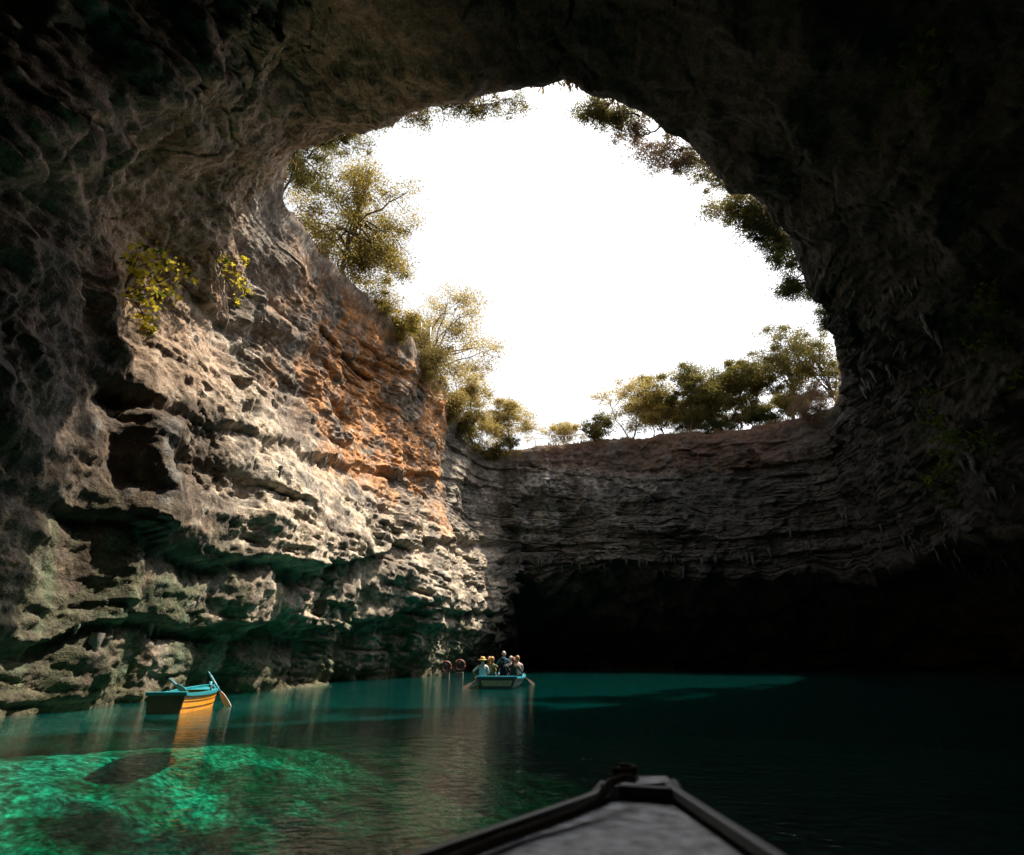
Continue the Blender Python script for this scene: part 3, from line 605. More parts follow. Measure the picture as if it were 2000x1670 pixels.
for k, (px, py, rx_, rz_, lab) in enumerate([(1262, 800, 2.0, 1.6, 'low leafy bush behind the forked tree of the far row'), (1318, 812, 1.8, 1.4, 'low bush between the second and third trees of the far row'), (1362, 805, 2.0, 1.5, 'low bush behind the gap left of the fourth far tree'), (1440, 800, 2.2, 1.6, 'leafy bush behind the fifth tree of the far row'), (1555, 770, 2.4, 2.0, 'wide bush filling the gap between the two dense dark trees')]):
    rim_tree('rim_shrub', px, py, ('y', 59), (rx_, 1.3, rz_), 60+k, 4200, .20, LEAF_OLIVE, lab, GF, cat='shrub', trunk_r=.07, base_out=4.5, at_crown=True, limbs=8)
# right rim
rim_tree('rim_shrub', 1168, 220, ('z', 23.0), (1.1, .7, .6), 41, 2200, .09, LEAF_OLIVE, 'small shrub hanging just right of the notch in the ceiling edge', GR, cat='shrub', trunk_r=.05, base_out=.5, cl_s=.3)
rim_tree('rim_shrub', 1268, 300, ('z', 23.6), (1.5, 1.0, .7), 42, 1700, .085, LEAF_DRY, 'thin sparse shrub with tiny purplish leaves on the upper right edge', GR, cat='shrub', trunk_r=.05, base_out=.5, cl_s=.34)
rim_tree('rim_shrub', 1395, 345, ('z', 23.2), (1.0, .9, .6), 43, 1500, .10, LEAF_OLIVE, 'light green shrub above the dense bush on the right edge', GR, cat='shrub', trunk_r=.05, base_out=.5, cl_s=.3)
rim_tree('rim_shrub', 1448, 408, ('z', 23.8), (1.7, 1.5, 1.3), 44, 6000, .12, LEAF_OLIVE, 'dense olive bush bulging out halfway down the right edge', GR, cat='shrub', trunk_r=.10, base_out=.8)
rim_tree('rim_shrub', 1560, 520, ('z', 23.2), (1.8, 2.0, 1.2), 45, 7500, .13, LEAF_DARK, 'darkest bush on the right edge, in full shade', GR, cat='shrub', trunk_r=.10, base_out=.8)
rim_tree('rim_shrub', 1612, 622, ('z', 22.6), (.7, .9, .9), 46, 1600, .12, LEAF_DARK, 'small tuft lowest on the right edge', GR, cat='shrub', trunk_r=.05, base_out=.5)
rim_tree('rim_shrub', 1480, 440, ('z', 23.0), (1.0, 1.0, .9), 47, 2200, .12, LEAF_DARK, 'shaded bush between the olive and the darkest bush', GR, cat='shrub', trunk_r=.06, base_out=.5)

r_ = np.random.default_rng(77); M_GRASS = leaf_mat('dry_grass', (.13, .10, .045), (.26, .19, .09), .45, .8)
gi = _gm[(VVf[_gm] > 3.2) & (np.hypot(p[_gm, 0]-C[0], p[_gm, 1]-C[1]) < rim_r(PHf[_gm])+7)]; gp = p[r_.choice(gi, 5200)]; gp = gp[perlin(gp*.5, 9) > -.05]
gp = np.repeat(gp, 9, axis=0)+r_.normal(0, 1, (len(gp)*9, 3))*np.array([.16, .16, .03]); ng = len(gp); up = np.stack([r_.normal(0, .3, ng), r_.normal(0, .3, ng), np.ones(ng)], -1)*r_.uniform(.12, .5, ng)[:, None]; wd = r_.normal(0, 1, (ng, 3))*np.array([.03, .03, .008])
V = np.stack([gp-wd+(0, 0, -.06), gp+wd+(0, 0, -.06), gp+up*.6+wd*.7, gp+up], 1).reshape(-1, 3)
tag(link('dry_grass', np_mesh('dry_grass', V, np.arange(ng*4).reshape(-1, 4), [M_GRASS], False)), 'dry yellow grass and scrub fringing the cave opening', 'grass', None, 'stuff')

for k, (px, py, rx_, rz_, nl, mat, lab) in enumerate([(780, 228, 1.3, .5, 1300, LEAF_OLIVE, 'short leafy fringe left of the sparse twigs on the top edge'), (880, 205, 1.0, .4, 900, LEAF_OLIVE, 'tiny fringe at the left end of the sparse top twigs'), (1205, 245, .9, .5, 1300, LEAF_OLIVE, 'second shrub right of the ceiling notch'), (1240, 262, .8, .5, 1000, LEAF_DRY, 'thin brown twigs just above the sparse purplish shrub'),
        (1330, 298, 1.0, .6, 1400, LEAF_DRY, 'thin brown twigs just below the sparse purplish shrub'), (1362, 322, .9, .6, 1300, LEAF_OLIVE, 'small green fringe above the light green shrub on the right edge'), (1500, 452, 1.0, .8, 2000, LEAF_DARK, 'trailing leaves joining the dense olive bush to the darker one'), (1525, 482, 1.1, .8, 2200, LEAF_DARK, 'shaded leaves at the top of the darkest bush'), (1598, 572, .9, .9, 2000, LEAF_DARK, 'trailing tip under the darkest bush on the right edge')]):
    rim_tree('rim_shrub', px, py, ('z', 22.9), (rx_, .7, rz_), 80+k, nl, .095, mat, lab, GR if px > 1100 else GL, cat='shrub', trunk_r=.045, base_out=.4, cl_s=.34, hole=.5)
for k, (px, py, yv, rx_, rz_, nl, mat, lab) in enumerate([(785, 632, 32, 1.0, .8, 1800, LEAF_GOLD, 'low bush just left of the curved railing'), (845, 716, 37.5, 1.2, 1.0, 2200, LEAF_BRIGHT, 'pale low bush under the golden tree by the railing'), (888, 792, 44, 1.4, 1.2, 2600, LEAF_BRIGHT, 'pale bush on the left rim below the golden tree'), (938, 842, 51, 1.6, 1.4, 2800, LEAF_BRIGHT, 'pale bush where the left rim meets the far rim')]):
    rim_tree('rim_shrub', px, py, ('y', yv), (rx_, 1.1, rz_), 100+k, nl, .15, mat, lab, GL, cat='shrub', trunk_r=.05, base_out=.5)

# ------------------------------------------------------------------ fig shrubs growing from the walls, big single leaves
LEAF_FIG = leaf_mat('yellow_fig_leaf', (.42, .36, .03), (.62, .48, .06), .5, 6.)
LEAF_FIGD = leaf_mat('green_fig_leaf', (.06, .085, .015), (.12, .15, .025), .4, 6.)
def fig_leaf(name, mat):
    a = np.linspace(-2.6, 2.6, 15); lob = .45+.55*np.abs(np.cos(a*1.5))**.7; R_ = .55*lob
    V = np.stack([np.sin(a)*R_*.95, np.cos(a)*R_+.12, .10*np.abs(np.sin(a))*R_-.05*np.cos(a)], -1); V = np.concatenate([[[0, 0, .0]], V])
    return np_mesh(name, V, np.array([(0, i, i+1) for i in range(1, 15)]), [mat], False)
FIGL = [fig_leaf('leaf', LEAF_FIG), fig_leaf('leaf', LEAF_FIGD)]
def fig_shrub(spots, root_px, nbig, lsize, mesh, mat, label, group, seed, out=(.35, 1.1), nsmall=0, up=.35, fav=None):
    r_ = np.random.default_rng(seed); b_, bn = surf(*root_px); root = empty('fig_shrub', b_); tag(root, label, 'shrub', group)
    wood = MB(); cl = []
    for px, py, sp in spots:
        q_, qn = surf(px, py, 14); c_ = (at_x(px, py, fav+r_.uniform(-.25, .25)) if fav is not None else q_+qn*r_.uniform(*out))-b_; cl.append((c_, sp))
        wood.tube([np.zeros(3)-bn*.2, c_*.5+np.array([0, 0, .15])+r_.normal(0, .12, 3), c_], [.035, .022, .01], 5)
    wood.build('stem', M_BARK, root)
    for i in range(nbig):
        c_, sp = cl[i % len(cl)]; o = link('leaf', mesh if (mesh is not FIGL[0] or r_.random() < .72) else FIGL[1], root); o.location = c_+r_.normal(0, 1, 3)*sp*np.array([.8, 1, .8])
        s_ = lsize*r_.uniform(.65, 1.25); o.scale = (s_, s_, s_); o.rotation_euler = (r_.normal(.2, .6), r_.normal(.3, .6), r_.uniform(0, 6.3))
    if nsmall:
        idx = r_.integers(0, len(cl), nsmall); P = np.array([c_ for c_, _ in cl])[idx]+r_.normal(0, 1, (nsmall, 3))*np.array([sp for _, sp in cl])[idx][:, None]*1.1
        V, Fq = leaf_quads(P, lsize*.6, r_, .7); tag(link('foliage', np_mesh('foliage', V, Fq, [mat], False), root), None, None, None, 'stuff')
    return root
GV = 'shrubs rooted in the rock walls'
f0 = surf(315, 570)[0][0]; f1_ = surf(460, 550)[0][0]
fig_shrub([(275,490,.22),(300,510,.25),(335,520,.25),(355,530,.2),(270,545,.25),(305,560,.22),(335,570,.18),(285,590,.22),(285,620,.2),(290,645,.14),(262,520,.2),(268,570,.2)], (255,570), 240, .185, FIGL[0], LEAF_FIG, 'large bright yellow-green fig shrub on the left cliff', GV, 51, fav=f0+.35, nsmall=260)
fig_shrub([(440,510,.12),(455,535,.14),(468,555,.14),(485,568,.12),(465,590,.12),(478,508,.10)], (428,530), 80, .165, FIGL[0], LEAF_FIG, 'small yellow fig shrub beside pale hanging roots on the left cliff', GV, 52, fav=f1_+.5, nsmall=70)
fig_shrub([(1835,810,.3),(1860,850,.4),(1885,880,.4),(1850,900,.4),(1825,930,.35),(1845,960,.35),(1900,850,.3)], (1870,850), 70, .42, FIGL[1], LEAF_FIGD, 'dark green fig shrub trailing down the right wall', GV, 53, out=(.4, 1.2), nsmall=200)
fig_shrub([(1925,570,.3),(1935,590,.3),(1910,585,.3)], (1930,560), 24, .40, FIGL[1], LEAF_FIGD, 'small green tuft high on the right wall near the frame edge', GV, 54, nsmall=40)
fig_shrub([(1895,645,.3),(1905,655,.25)], (1895,635), 16, .36, FIGL[1], LEAF_FIGD, 'lone green sprig under the high tuft on the right wall', GV, 55, nsmall=30)
fig_shrub([(1780,110,.35),(1790,145,.35),(1750,115,.3),(1820,40,.3)], (1790,90), 34, .34, FIGL[1], LEAF_FIGD, 'green shrub hanging from the ceiling at the upper right', GV, 56, nsmall=60)
fig_shrub([(1970,690,.3),(1985,720,.3),(1830,770,.25)], (1985,690), 20, .38, FIGL[1], LEAF_FIGD, 'green leaves at the right frame edge beside the trailing shrub', GV, 57, nsmall=40)
# pale roots
M_ROOT = simple_mat('pale_root', (.42, .33, .29), .85, .3, 14.)
b_, bn = surf(415, 500); rt = empty('hanging_roots', b_); tag(rt, 'tangle of pale bare roots on the left cliff beside the small fig', 'roots')
r_ = np.random.default_rng(60)
for i in range(9):
    pts = []
    for k in range(7):
        q_, qn = surf(412+k*3.5+r_.normal(0, 5)+i*1.5, 497+k*(8+i*2.2)); pts.append(q_+qn*(.12+.10*r_.random())-b_)
    MB().tube(pts, np.linspace(.05, .012, 7)*r_.uniform(.6, 1.2), 5).build('root', M_ROOT, rt)

# ------------------------------------------------------------------ railings on the rim
M_RAIL = simple_mat('galvanised_steel', (.45, .43, .40), .5, .15, 10., metallic=.6)
def railing(pts, h, label, mid=True, rad=.035):
    pts = np.array(pts); b_ = pts[0].copy(); root = empty('railing', b_); tag(root, label, 'railing', 'railings on the rim'); q_ = pts-b_
    MB().tube(q_+np.array([0, 0, h]), rad, 6).build('top_rail', M_RAIL, root)
    if mid: MB().tube(q_+np.array([0, 0, h*.5]), rad*.8, 6).build('middle_rail', M_RAIL, root)
    for a in q_: MB().tube([a+np.array([0, 0, -.5]), a+np.array([0, 0, h])], rad, 6).build('post', M_RAIL, root)
cv_ = [at_y(790, 648, 35.0), at_y(806, 646, 34.4), at_y(822, 648, 34.2), at_y(840, 662, 34.4)]
railing(cv_, .95, 'short curved steel railing at the lookout on the left rim', rad=.03)
rq = [at_y(px, py, 56.0) for px, py in [(1045, 848), (1075, 850), (1105, 853), (1135, 857), (1160, 860)]]
for q_ in rq: q_[2] = max(ground_z(q_[0], q_[1]), q_[2]-.95)
railing(rq, 1.0, 'long straight pale railing on the far rim above the back wall', rad=.04)

# ------------------------------------------------------------------ rowing boats
def paint(name, col, rough=.45): return simple_mat(name, col, rough, .18, 6., bump=.004)
M_DKTRIM = paint('black_trim', (.018, .018, .02), .5); M_YEL = paint('yellow_paint', (.70, .26, .01)); M_TEAL = paint('teal_paint', (.02, .22, .27)); M_TEALD = paint('dark_teal_paint', (.012, .07, .085)); M_BROWN = paint('brown_shade_paint', (.10, .055, .02))
M_CREAM = paint('cream_paint', (.42, .40, .30)); M_WOOD = simple_mat('oar_wood', (.10, .06, .04), .6, .25, 12.); M_OARBLUE = paint('blue_oar_paint', (.10, .24, .32)); M_OARPALE = paint('pale_oar_paint', (.50, .42, .38))
M_BLUE = paint('bright_blue_paint', (.02, .26, .36))
def boat(name, loc, rz, L_, beam, sheer, m_hull, m_gun, m_trans, m_in, label, group, band=None, nst=5, fl_=.14):
    """stern at the origin, bow along +y; each plank of the hull is its own part"""
    root = empty(name, loc, rz); tag(root, label, 'boat', group)
    ns = 22; s_ = np.linspace(0, 1, ns)
    B_ = beam/2*np.where(s_ < .45, .80+.20*np.sin(s_/.45*np.pi/2), np.cos(np.clip((s_-.45)/.55, 0, 1)**1.6*np.pi/2)**.75); B_[-1] = .02
    zs = sheer*(1+.10*(s_-.4)**2*(s_ < .4)*6+.75*np.clip(s_-.4, 0, 1)**2); zk = -.16+(.16+sheer*.35)*np.clip((s_-.72)/.28, 0, 1)**2.2
    yy = s_*L_+.0
    def sect(q, ins=0.):
        xx = (B_-ins)*np.clip(q, 0, 1)**fl_; z_ = zk+(zs-zk)*q**1.35+ins*.6*(1-q); return np.maximum(xx, .0), z_
    for k in range(nst):
        q0, q1 = k/nst, (k+1)/nst
        for sd in (-1, 1):
            x0, z0 = sect(q0); x1, z1 = sect(q1+.012); xi0, zi0 = sect(q0, .035); xi1, zi1 = sect(q1+.012, .035); lap = .02
            ring = [np.stack([sd*(x0+lap*(B_/B_.max())), yy, z0], -1), np.stack([sd*x1, yy, z1], -1), np.stack([sd*xi1, yy, zi1], -1), np.stack([sd*xi0, yy, zi0], -1)]
            V = np.concatenate(ring); Fq = []
            for i in range(ns-1):
                for a in range(4): b = (a+1) % 4; Fq.append((a*ns+i, a*ns+i+1, b*ns+i+1, b*ns+i))
            MB().add(V, Fq).build('plank', M_BROWN if (k < 2 and m_hull is M_YEL) else m_hull, root, smooth=False)
    GUN = {}
    for sd in (-1, 1):                                    # gunwales
        V = np.concatenate([np.stack([sd*(B_+a), yy, zs+b], -1) for a, b in [(.045, -.03), (.045, .035), (-.06, .035), (-.06, -.03)]])
        V[:, 0] = np.where(np.tile(s_, 4) > .97, V[:, 0]*.6, V[:, 0]); Fq = [(a*ns+i, a*ns+i+1, ((a+1) % 4)*ns+i+1, ((a+1) % 4)*ns+i) for i in range(ns-1) for a in range(4)]+[(0, ns, 2*ns, 3*ns)]
        GUN[sd] = MB().add(V, Fq).build('gunwale', m_gun, root, smooth=False)
    qs = np.linspace(0, 1, 8); xs_, zt = B_[0]*qs**fl_, zk[0]+(zs[0]-zk[0])*qs**1.35
    def slab(sc_, y0, y1, zb, zt_, nm, m_, par=None):
        k = (zt >= zb-1e-6) & (zt <= zt_+1e-6); a = xs_[k]*sc_; b = zt[k]; o2 = np.concatenate([np.stack([-a[::-1], b[::-1]], -1), np.stack([a, b], -1)]); n_ = len(o2)
        V = np.concatenate([np.stack([o2[:, 0], np.full(n_, y0), o2[:, 1]], -1), np.stack([o2[:, 0], np.full(n_, y1), o2[:, 1]], -1)])
        return MB().add(V, [tuple(range(n_)), tuple(range(2*n_-1, n_-1, -1))]+[(i, (i+1) % n_, n_+(i+1) % n_, n_+i) for i in range(n_)]).build(nm, m_, par or root, smooth=False)
    tr_ = slab(1.0, -.03, .02, -9, 9, 'transom', m_trans)
    MB().box((0, -.005, zs[0]+.02), (B_[0]*2+.1, .10, .07)).build('transom_cap', m_gun, tr_, smooth=False, bevel=.012)
    if band: slab(.86, -.045, -.032, zt[4]-.01, zt[6]+.01, 'transom_band', band, tr_)
    zf = np.maximum(zk+.06, .03); xf = (B_-.05)*np.clip((zf-zk)/(zs-zk), 0, 1)**(fl_/1.35)-.03; xf = np.maximum(xf, .005)
    V = np.concatenate([np.stack([-xf, yy, zf], -1), np.stack([xf, yy, zf], -1)])
    MB().add(V, [(i, i+1, ns+i+1, ns+i) for i in range(ns-1)]).build('floor', m_in, root, smooth=False)
    for sp in (.10, .38, .62): 
        hb = np.interp(sp, s_, B_)-.05; MB().box((0, sp*L_, np.interp(sp, s_, zs)-.16), (hb*2, .30, .04)).build('thwart', m_gun, root, smooth=False, bevel=.01)
    bd = s_ >= .80; V = np.concatenate([np.stack([-B_[bd]*.95, yy[bd], zs[bd]-.02], -1), np.stack([B_[bd]*.95, yy[bd], zs[bd]-.02], -1)]); nb = bd.sum()
    MB().add(V, [(i, i+1, nb+i+1, nb+i) for i in range(nb-1)]).build('bow_deck', m_gun, root, smooth=False)
    MB().tube([(0, L_+.0, zk[-1]-.05), (0, L_+.05, zs[-1]*.7), (0, L_+.05, zs[-1]+.10)], [.035, .04, .045], 6).build('stem_post', m_gun, root)
    for sd in (-1, 1): MB().tube([(sd*np.interp(.5, s_, B_), .5*L_, np.interp(.5, s_, zs)), (sd*np.interp(.5, s_, B_), .5*L_, np.interp(.5, s_, zs)+.14)], .022, 6).build('rowlock', M_WOOD, GUN[sd])
    return root, dict(B=B_, s=s_, zs=zs, zk=zk)
def oar(a, b, m_sh, m_bl, label, grp, blade=.75, rad=.026):
    """from handle a to blade end b"""
    a, b = np.array(a, float), np.array(b, float); root = empty('oar', a); tag(root, label, 'oar', grp); d_ = b-a; L_ = np.linalg.norm(d_); u = d_/L_
    MB().tube([u*0, u*.12], .018, 6).tube([u*.12, u*(L_-blade)], [rad, rad*.85], 7).build('shaft', m_sh, root)
    sd = np.cross(u, (0, 0, 1)); sd /= np.linalg.norm(sd); up_ = np.cross(sd, u); c0 = u*(L_-blade); V = []
    for t, w_ in [(0, .03), (.25, .06), (.7, .075), (1, .065)]:
        for q1, q2 in [(-1, -.3), (1, -.3), (1, .3), (-1, .3)]: V.append(c0+u*blade*t+up_*w_*q1+sd*.03*q2)
    Fq = [(i*4+j, i*4+(j+1) % 4, i*4+4+(j+1) % 4, i*4+4+j) for i in range(3) for j in range(4)]+[(0, 1, 2, 3), (12, 15, 14, 13)]
    MB().add(V, Fq).build('blade', m_bl, root, smooth=False); return root
# moored yellow boat
ys = at_z(318, 1394, 0); YR = .17
yb, yi = boat('rowing_boat', (ys[0], ys[1], 0), YR, 2.9, .95, .35, M_YEL, M_TEAL, M_BROWN, M_TEAL, 'yellow rowing boat with teal gunwale moored below the left cliff', 'rowing boats')  # shade on the stern painted in as the brown transom
def yb_w(l): cs, sn = math.cos(YR), math.sin(YR); return np.array([ys[0]+l[0]*cs-l[1]*sn, ys[1]+l[0]*sn+l[1]*cs, l[2]])
oar(yb_w((-.55, 1.5, .66)), yb_w((.36, .10, .40)), M_OARBLUE, M_TEAL, 'blue oar resting across the stern of the yellow boat', 'oars', .9, .03)
oar(yb_w((.12, 2.2, .80)), yb_w((.85, 1.95, -.04)), M_OARBLUE, M_OARPALE, 'oar dipping into the water from the bow of the yellow boat', 'oars', .5, .03)
# tour boat
ts = at_z(970, 1346, 0); TR = -.07
tb, ti = boat('rowing_boat', (ts[0], ts[1], 0), TR, 5.6, 1.9, .38, M_TEALD, M_BLUE, M_TEALD, M_TEALD, 'dark teal rowing boat full of people in the middle of the lake', 'rowing boats', M_CREAM, fl_=.30)
def tb_w(l): cs, sn = math.cos(TR), math.sin(TR); return np.array([ts[0]+l[0]*cs-l[1]*sn, ts[1]+l[0]*sn+l[1]*cs, l[2]])

# ------------------------------------------------------------------ people
def skin_body(J, E, mats, fmat):
    """J: name -> (pos, radius); E: bones; grows one continuous surface, material per bone"""
    names = list(J); me = bpy.data.meshes.new('body'); me.from_pydata([J[k][0] for k in names], [(names.index(a), names.index(b)) for a, b in E], [])
    o = bpy.data.objects.new('body', me); COL.objects.link(o)
    o.modifiers.new('skin', 'SKIN'); sv = me.skin_vertices[0].data
    for i, k in enumerate(names): r = J[k][1]; sv[i].radius = (r, r) if np.isscalar(r) else r; sv[i].use_root = (k == 'pelvis')
    sub = o.modifiers.new('sub', 'SUBSURF'); sub.levels = 2
    dg = bpy.context.evaluated_depsgraph_get(); ev = o.evaluated_get(dg); m2 = bpy.data.meshes.new_from_object(ev)
    COL.objects.unlink(o); bpy.data.objects.remove(o)
    for m in mats: m2.materials.append(m)
    cen = np.array([q.center[:] for q in m2.polygons]); best = np.full(len(cen), 1e9); mi = np.zeros(len(cen), int)
    for a, b in E:
        A_, B2 = np.array(J[a][0]), np.array(J[b][0]); ab = B2-A_; t = np.clip((cen-A_)@ab/max(ab@ab, 1e-9), 0, 1); d_ = np.linalg.norm(cen-(A_+t[:, None]*ab), axis=1)
        ra = J[a][1] if np.isscalar(J[a][1]) else max(J[a][1]); d_ = d_/(ra+.03); m_ = d_ < best; best = np.where(m_, d_, best); mi = np.where(m_, fmat[(a, b)], mi)
    m2.polygons.foreach_set('material_index', mi.astype(np.int32)); m2.polygons.foreach_set('use_smooth', [True]*len(cen)); m2.update()
    return m2
def cloth(name, col): return simple_mat(name, col, .9, .2, 10., spec=.15)
M_SKIN = simple_mat('skin', (.46, .25, .17), .55, .08, 6.); 
HAIRS = {'dark': simple_mat('dark_hair', (.02, .014, .01), .6, .3, 30.), 'fair': simple_mat('fair_hair', (.32, .18, .08), .6, .3, 30.), 'grey': simple_mat('grey_hair', (.35, .32, .30), .6, .3, 30.), 'red': simple_mat('red_brown_hair', (.16, .06, .03), .6, .3, 30.)}
def person(loc, face, shirt, trousers, hair, label, seat_h=.34, lean=0., turn=0., hands=None, hat=None, sleeves=False, standing=False, ponytail=False, back_lean=0.):
    """sitting (or half standing) person, local +y is where the person faces; hands: two local targets"""
    root = empty('person', loc, face); tag(root, label, 'person', 'people in the tour boat')
    hip = seat_h; J = {}
    def P_(k, x_, y_, z_, r): J[k] = (np.array([x_, y_, z_], float), r)
    bl = back_lean; sh_z = hip+.46; chy, shy = lean*.26, lean*.46
    P_('pelvis', 0, 0, hip+.07, (.16, .12)); P_('waist', 0, chy*.5, hip+.22, (.14, .105)); P_('chest', 0, chy, hip+.38, (.165, .12)); P_('neckbase', 0, shy, sh_z+.05, (.075, .065)); P_('neck', 0, shy+.01, sh_z+.11, .052)
    hx = math.sin(turn)*.02; P_('jaw', hx, shy+.03, sh_z+.17, (.062, .066)); P_('skull', hx, shy+.015, sh_z+.25, (.076, .092)); P_('crown', hx, shy+.01, sh_z+.31, (.055, .065))
    nd = np.array([math.sin(-turn), math.cos(turn), 0]); c_ = np.array([hx, shy+.02, sh_z+.215]); P_('nose', *(c_+nd*.105), .014)
    E_ = [('pelvis', 'waist'), ('waist', 'chest'), ('chest', 'neckbase'), ('neckbase', 'neck'), ('neck', 'jaw'), ('jaw', 'skull'), ('skull', 'crown'), ('jaw', 'nose')]
    fm = {('pelvis', 'waist'): 0, ('waist', 'chest'): 0, ('chest', 'neckbase'): 0, ('neckbase', 'neck'): 2, ('neck', 'jaw'): 2, ('jaw', 'skull'): 2, ('skull', 'crown'): 2, ('jaw', 'nose'): 2}
    hands = hands or [(-.16, .38, hip+.14), (.16, .38, hip+.14)]
    fing = MB()
    for i, sd in enumerate((-1, 1)):
        s = 'LR'[i]; sh = np.array([sd*.185, shy, sh_z-.01]); hd = np.array(hands[i], float); v = hd-sh; L_ = np.linalg.norm(v); ml = .54
        if L_ > ml*.985: hd = sh+v/L_*ml*.985; v = hd-sh; L_ = ml*.985
        bnd = math.sqrt(max((ml/2)**2-(L_/2)**2, 0)); pd = np.array([sd*.8, -.35, -.5]); u_ = v/L_; pd -= u_*(pd@u_); pd /= np.linalg.norm(pd); el_ = sh+v/2+pd*bnd
        P_('sh'+s, *sh, .062); P_('el'+s, *el_, .042); P_('wr'+s, *hd, .027); fd = (hd-el_)/np.linalg.norm(hd-el_); pm = hd+fd*.07; P_('palm'+s, *pm, (.036, .018))
        E_ += [('neckbase', 'sh'+s), ('sh'+s, 'el'+s), ('el'+s, 'wr'+s), ('wr'+s, 'palm'+s)]; fm[('neckbase', 'sh'+s)] = 0; fm[('sh'+s, 'el'+s)] = 0; fm[('el'+s, 'wr'+s)] = 0 if sleeves else 2; fm[('wr'+s, 'palm'+s)] = 2
        sdv = np.cross(fd, (0, 0, 1)); sdv /= max(np.linalg.norm(sdv), 1e-6); dn = np.cross(sdv, fd); dn = dn if dn[2] < 0 else -dn
        for f_, (of, ln) in enumerate([(-.028, .06), (-.009, .072), (.010, .068), (.028, .052)]):
            k0 = pm+sdv*of+fd*.01; fing.tube([k0, k0+fd*ln*.5+dn*.006, k0+fd*ln*.8+dn*.028, k0+fd*ln*.75+dn*.05], [.0095, .009, .008, .006], 5)
        k0 = hd+fd*.03-sdv*sd*.03; fing.tube([k0, k0+fd*.03-sdv*sd*.022, k0+fd*.055-sdv*sd*.016+dn*.02], [.011, .010, .007], 5)
        if standing: kn, an = (sd*.11, .10, hip-.36), (sd*.12, .02, hip-.76)
        else: kn, an = (sd*.12, .40, hip+.04), (sd*.12, .42, max(hip-.36, .04))
        P_('hip'+s, sd*.095, .02, hip+.02, .088); P_('kn'+s, *kn, .058); P_('an'+s, *an, .04); P_('toe'+s, an[0], an[1]+.15, an[2]-.03, .035)
        E_ += [('pelvis', 'hip'+s), ('hip'+s, 'kn'+s), ('kn'+s, 'an'+s), ('an'+s, 'toe'+s)]; fm[('pelvis', 'hip'+s)] = 1; fm[('hip'+s, 'kn'+s)] = 1; fm[('kn'+s, 'an'+s)] = 2; fm[('an'+s, 'toe'+s)] = 1
    ms = [shirt, trousers, M_SKIN]; body = link('body', skin_body(J, E_, ms, fm), root)
    fing.build('fingers', M_SKIN, root)
    hc = J['skull'][0]
    bm = bmesh.new(); bmesh.ops.create_uvsphere(bm, u_segments=14, v_segments=10, radius=.105)
    kill = [v for v in bm.verts if v.co.y > .035 and v.co.z < .045 or v.co.z < -.075]; bmesh.ops.delete(bm, geom=kill, context='VERTS')
    for v in bm.verts: v.co = Vector((v.co.x*.86, v.co.y*1.02-.005, v.co.z*1.02+.02))
    if ponytail:
        for k in range(4): bmesh.ops.create_icosphere(bm, subdivisions=1, radius=.045-.006*k, matrix=Matrix.Translation((0, -.10-.01*k, .0-.055*k)))
    me = bpy.data.meshes.new('hair'); bm.to_mesh(me); bm.free(); me.materials.append(HAIRS[hair]); me.polygons.foreach_set('use_smooth', [True]*len(me.polygons)); ho = link('hair', me, root); ho.location = hc; ho.rotation_euler[2] = turn
    eyes = MB()
    for sd in (-1, 1):
        V, Fq = tube([(sd*.03, .088, -.012), (sd*.03, .099, -.012)], [.011, .007], 6); eyes.add(V, Fq); V, Fq = tube([(sd*.078, -.01, -.05), (sd*.086, -.012, -.01)], [.012, .016], 5); eyes.add(V, Fq, 1)
    eyes.tube([(-.022, .094, -.075), (.022, .094, -.075)], .006, 5, 2); eo = eyes.build('face', [HAIRS['dark'], M_SKIN, M_ROOT], root); eo.location = hc; eo.rotation_euler[2] = turn
    if hat:
        m_, kind = hat; hb = MB(); a = np.linspace(0, 2*np.pi, 14, endpoint=False); prof_ = [(.112, .02), (.112, .07), (.09, .125), (.03, .14)]
        V = np.concatenate([np.stack([np.cos(a)*r*.92, np.sin(a)*r*1.02, np.full(14, z_)], -1) for r, z_ in prof_]); hb.add(V, [(i*14+j, i*14+(j+1) % 14, i*14+14+(j+1) % 14, i*14+14+j) for i in range(3) for j in range(14)]+[tuple(range(42, 56))])
        if kind == 'brim': rb = .19; V = np.concatenate([np.stack([np.cos(a)*r, np.sin(a)*r, np.full(14, z_)], -1) for r, z_ in [(.108, .03), (rb, .012), (rb, .004), (.108, .018)]]); hb.add(V, [(i*14+j, i*14+(j+1) % 14, i*14+14+(j+1) % 14, i*14+14+j) for i in range(3) for j in range(14)])
        else: hb.box((0, .15, .03), (.15, .12, .012))
        o = hb.build('hat', m_, root); o.location = hc; o.rotation_euler[2] = turn
    return root
T_TEAL = cloth('teal_shirt', (.02, .11, .16)); T_WHITE = cloth('white_shirt', (.70, .66, .66)); T_OLIVE = cloth('olive_shirt', (.12, .13, .07)); T_NAVY = cloth('navy_shirt', (.015, .018, .03)); T_DOL = cloth('dark_olive_shirt', (.05, .05, .03)); T_PINK = cloth('pale_pink_shirt', (.62, .46, .46))
T_DENIM = cloth('denim', (.05, .07, .12)); T_KHAKI = cloth('khaki', (.22, .18, .12)); H_STRAW = cloth('straw', (.55, .38, .14)); H_CREAM = cloth('cream_cotton', (.62, .52, .42)); H_NAVY = cloth('navy_cap', (.03, .045, .07)); T_YEL = cloth('mustard_shirt', (.45, .27, .05))
def seat(lx, ly, face, *a, **k):
    w_ = tb_w((lx, ly, 0)); return person((w_[0], w_[1], 0), TR+face, *a, **k)
seat(-.66, .75, .15, T_WHITE, T_KHAKI, 'fair', 'person in white shirt and straw hat sitting at the left stern corner', hat=(H_STRAW, 'brim'), hands=[(-.30, .10, .42), (.12, .30, .45)])
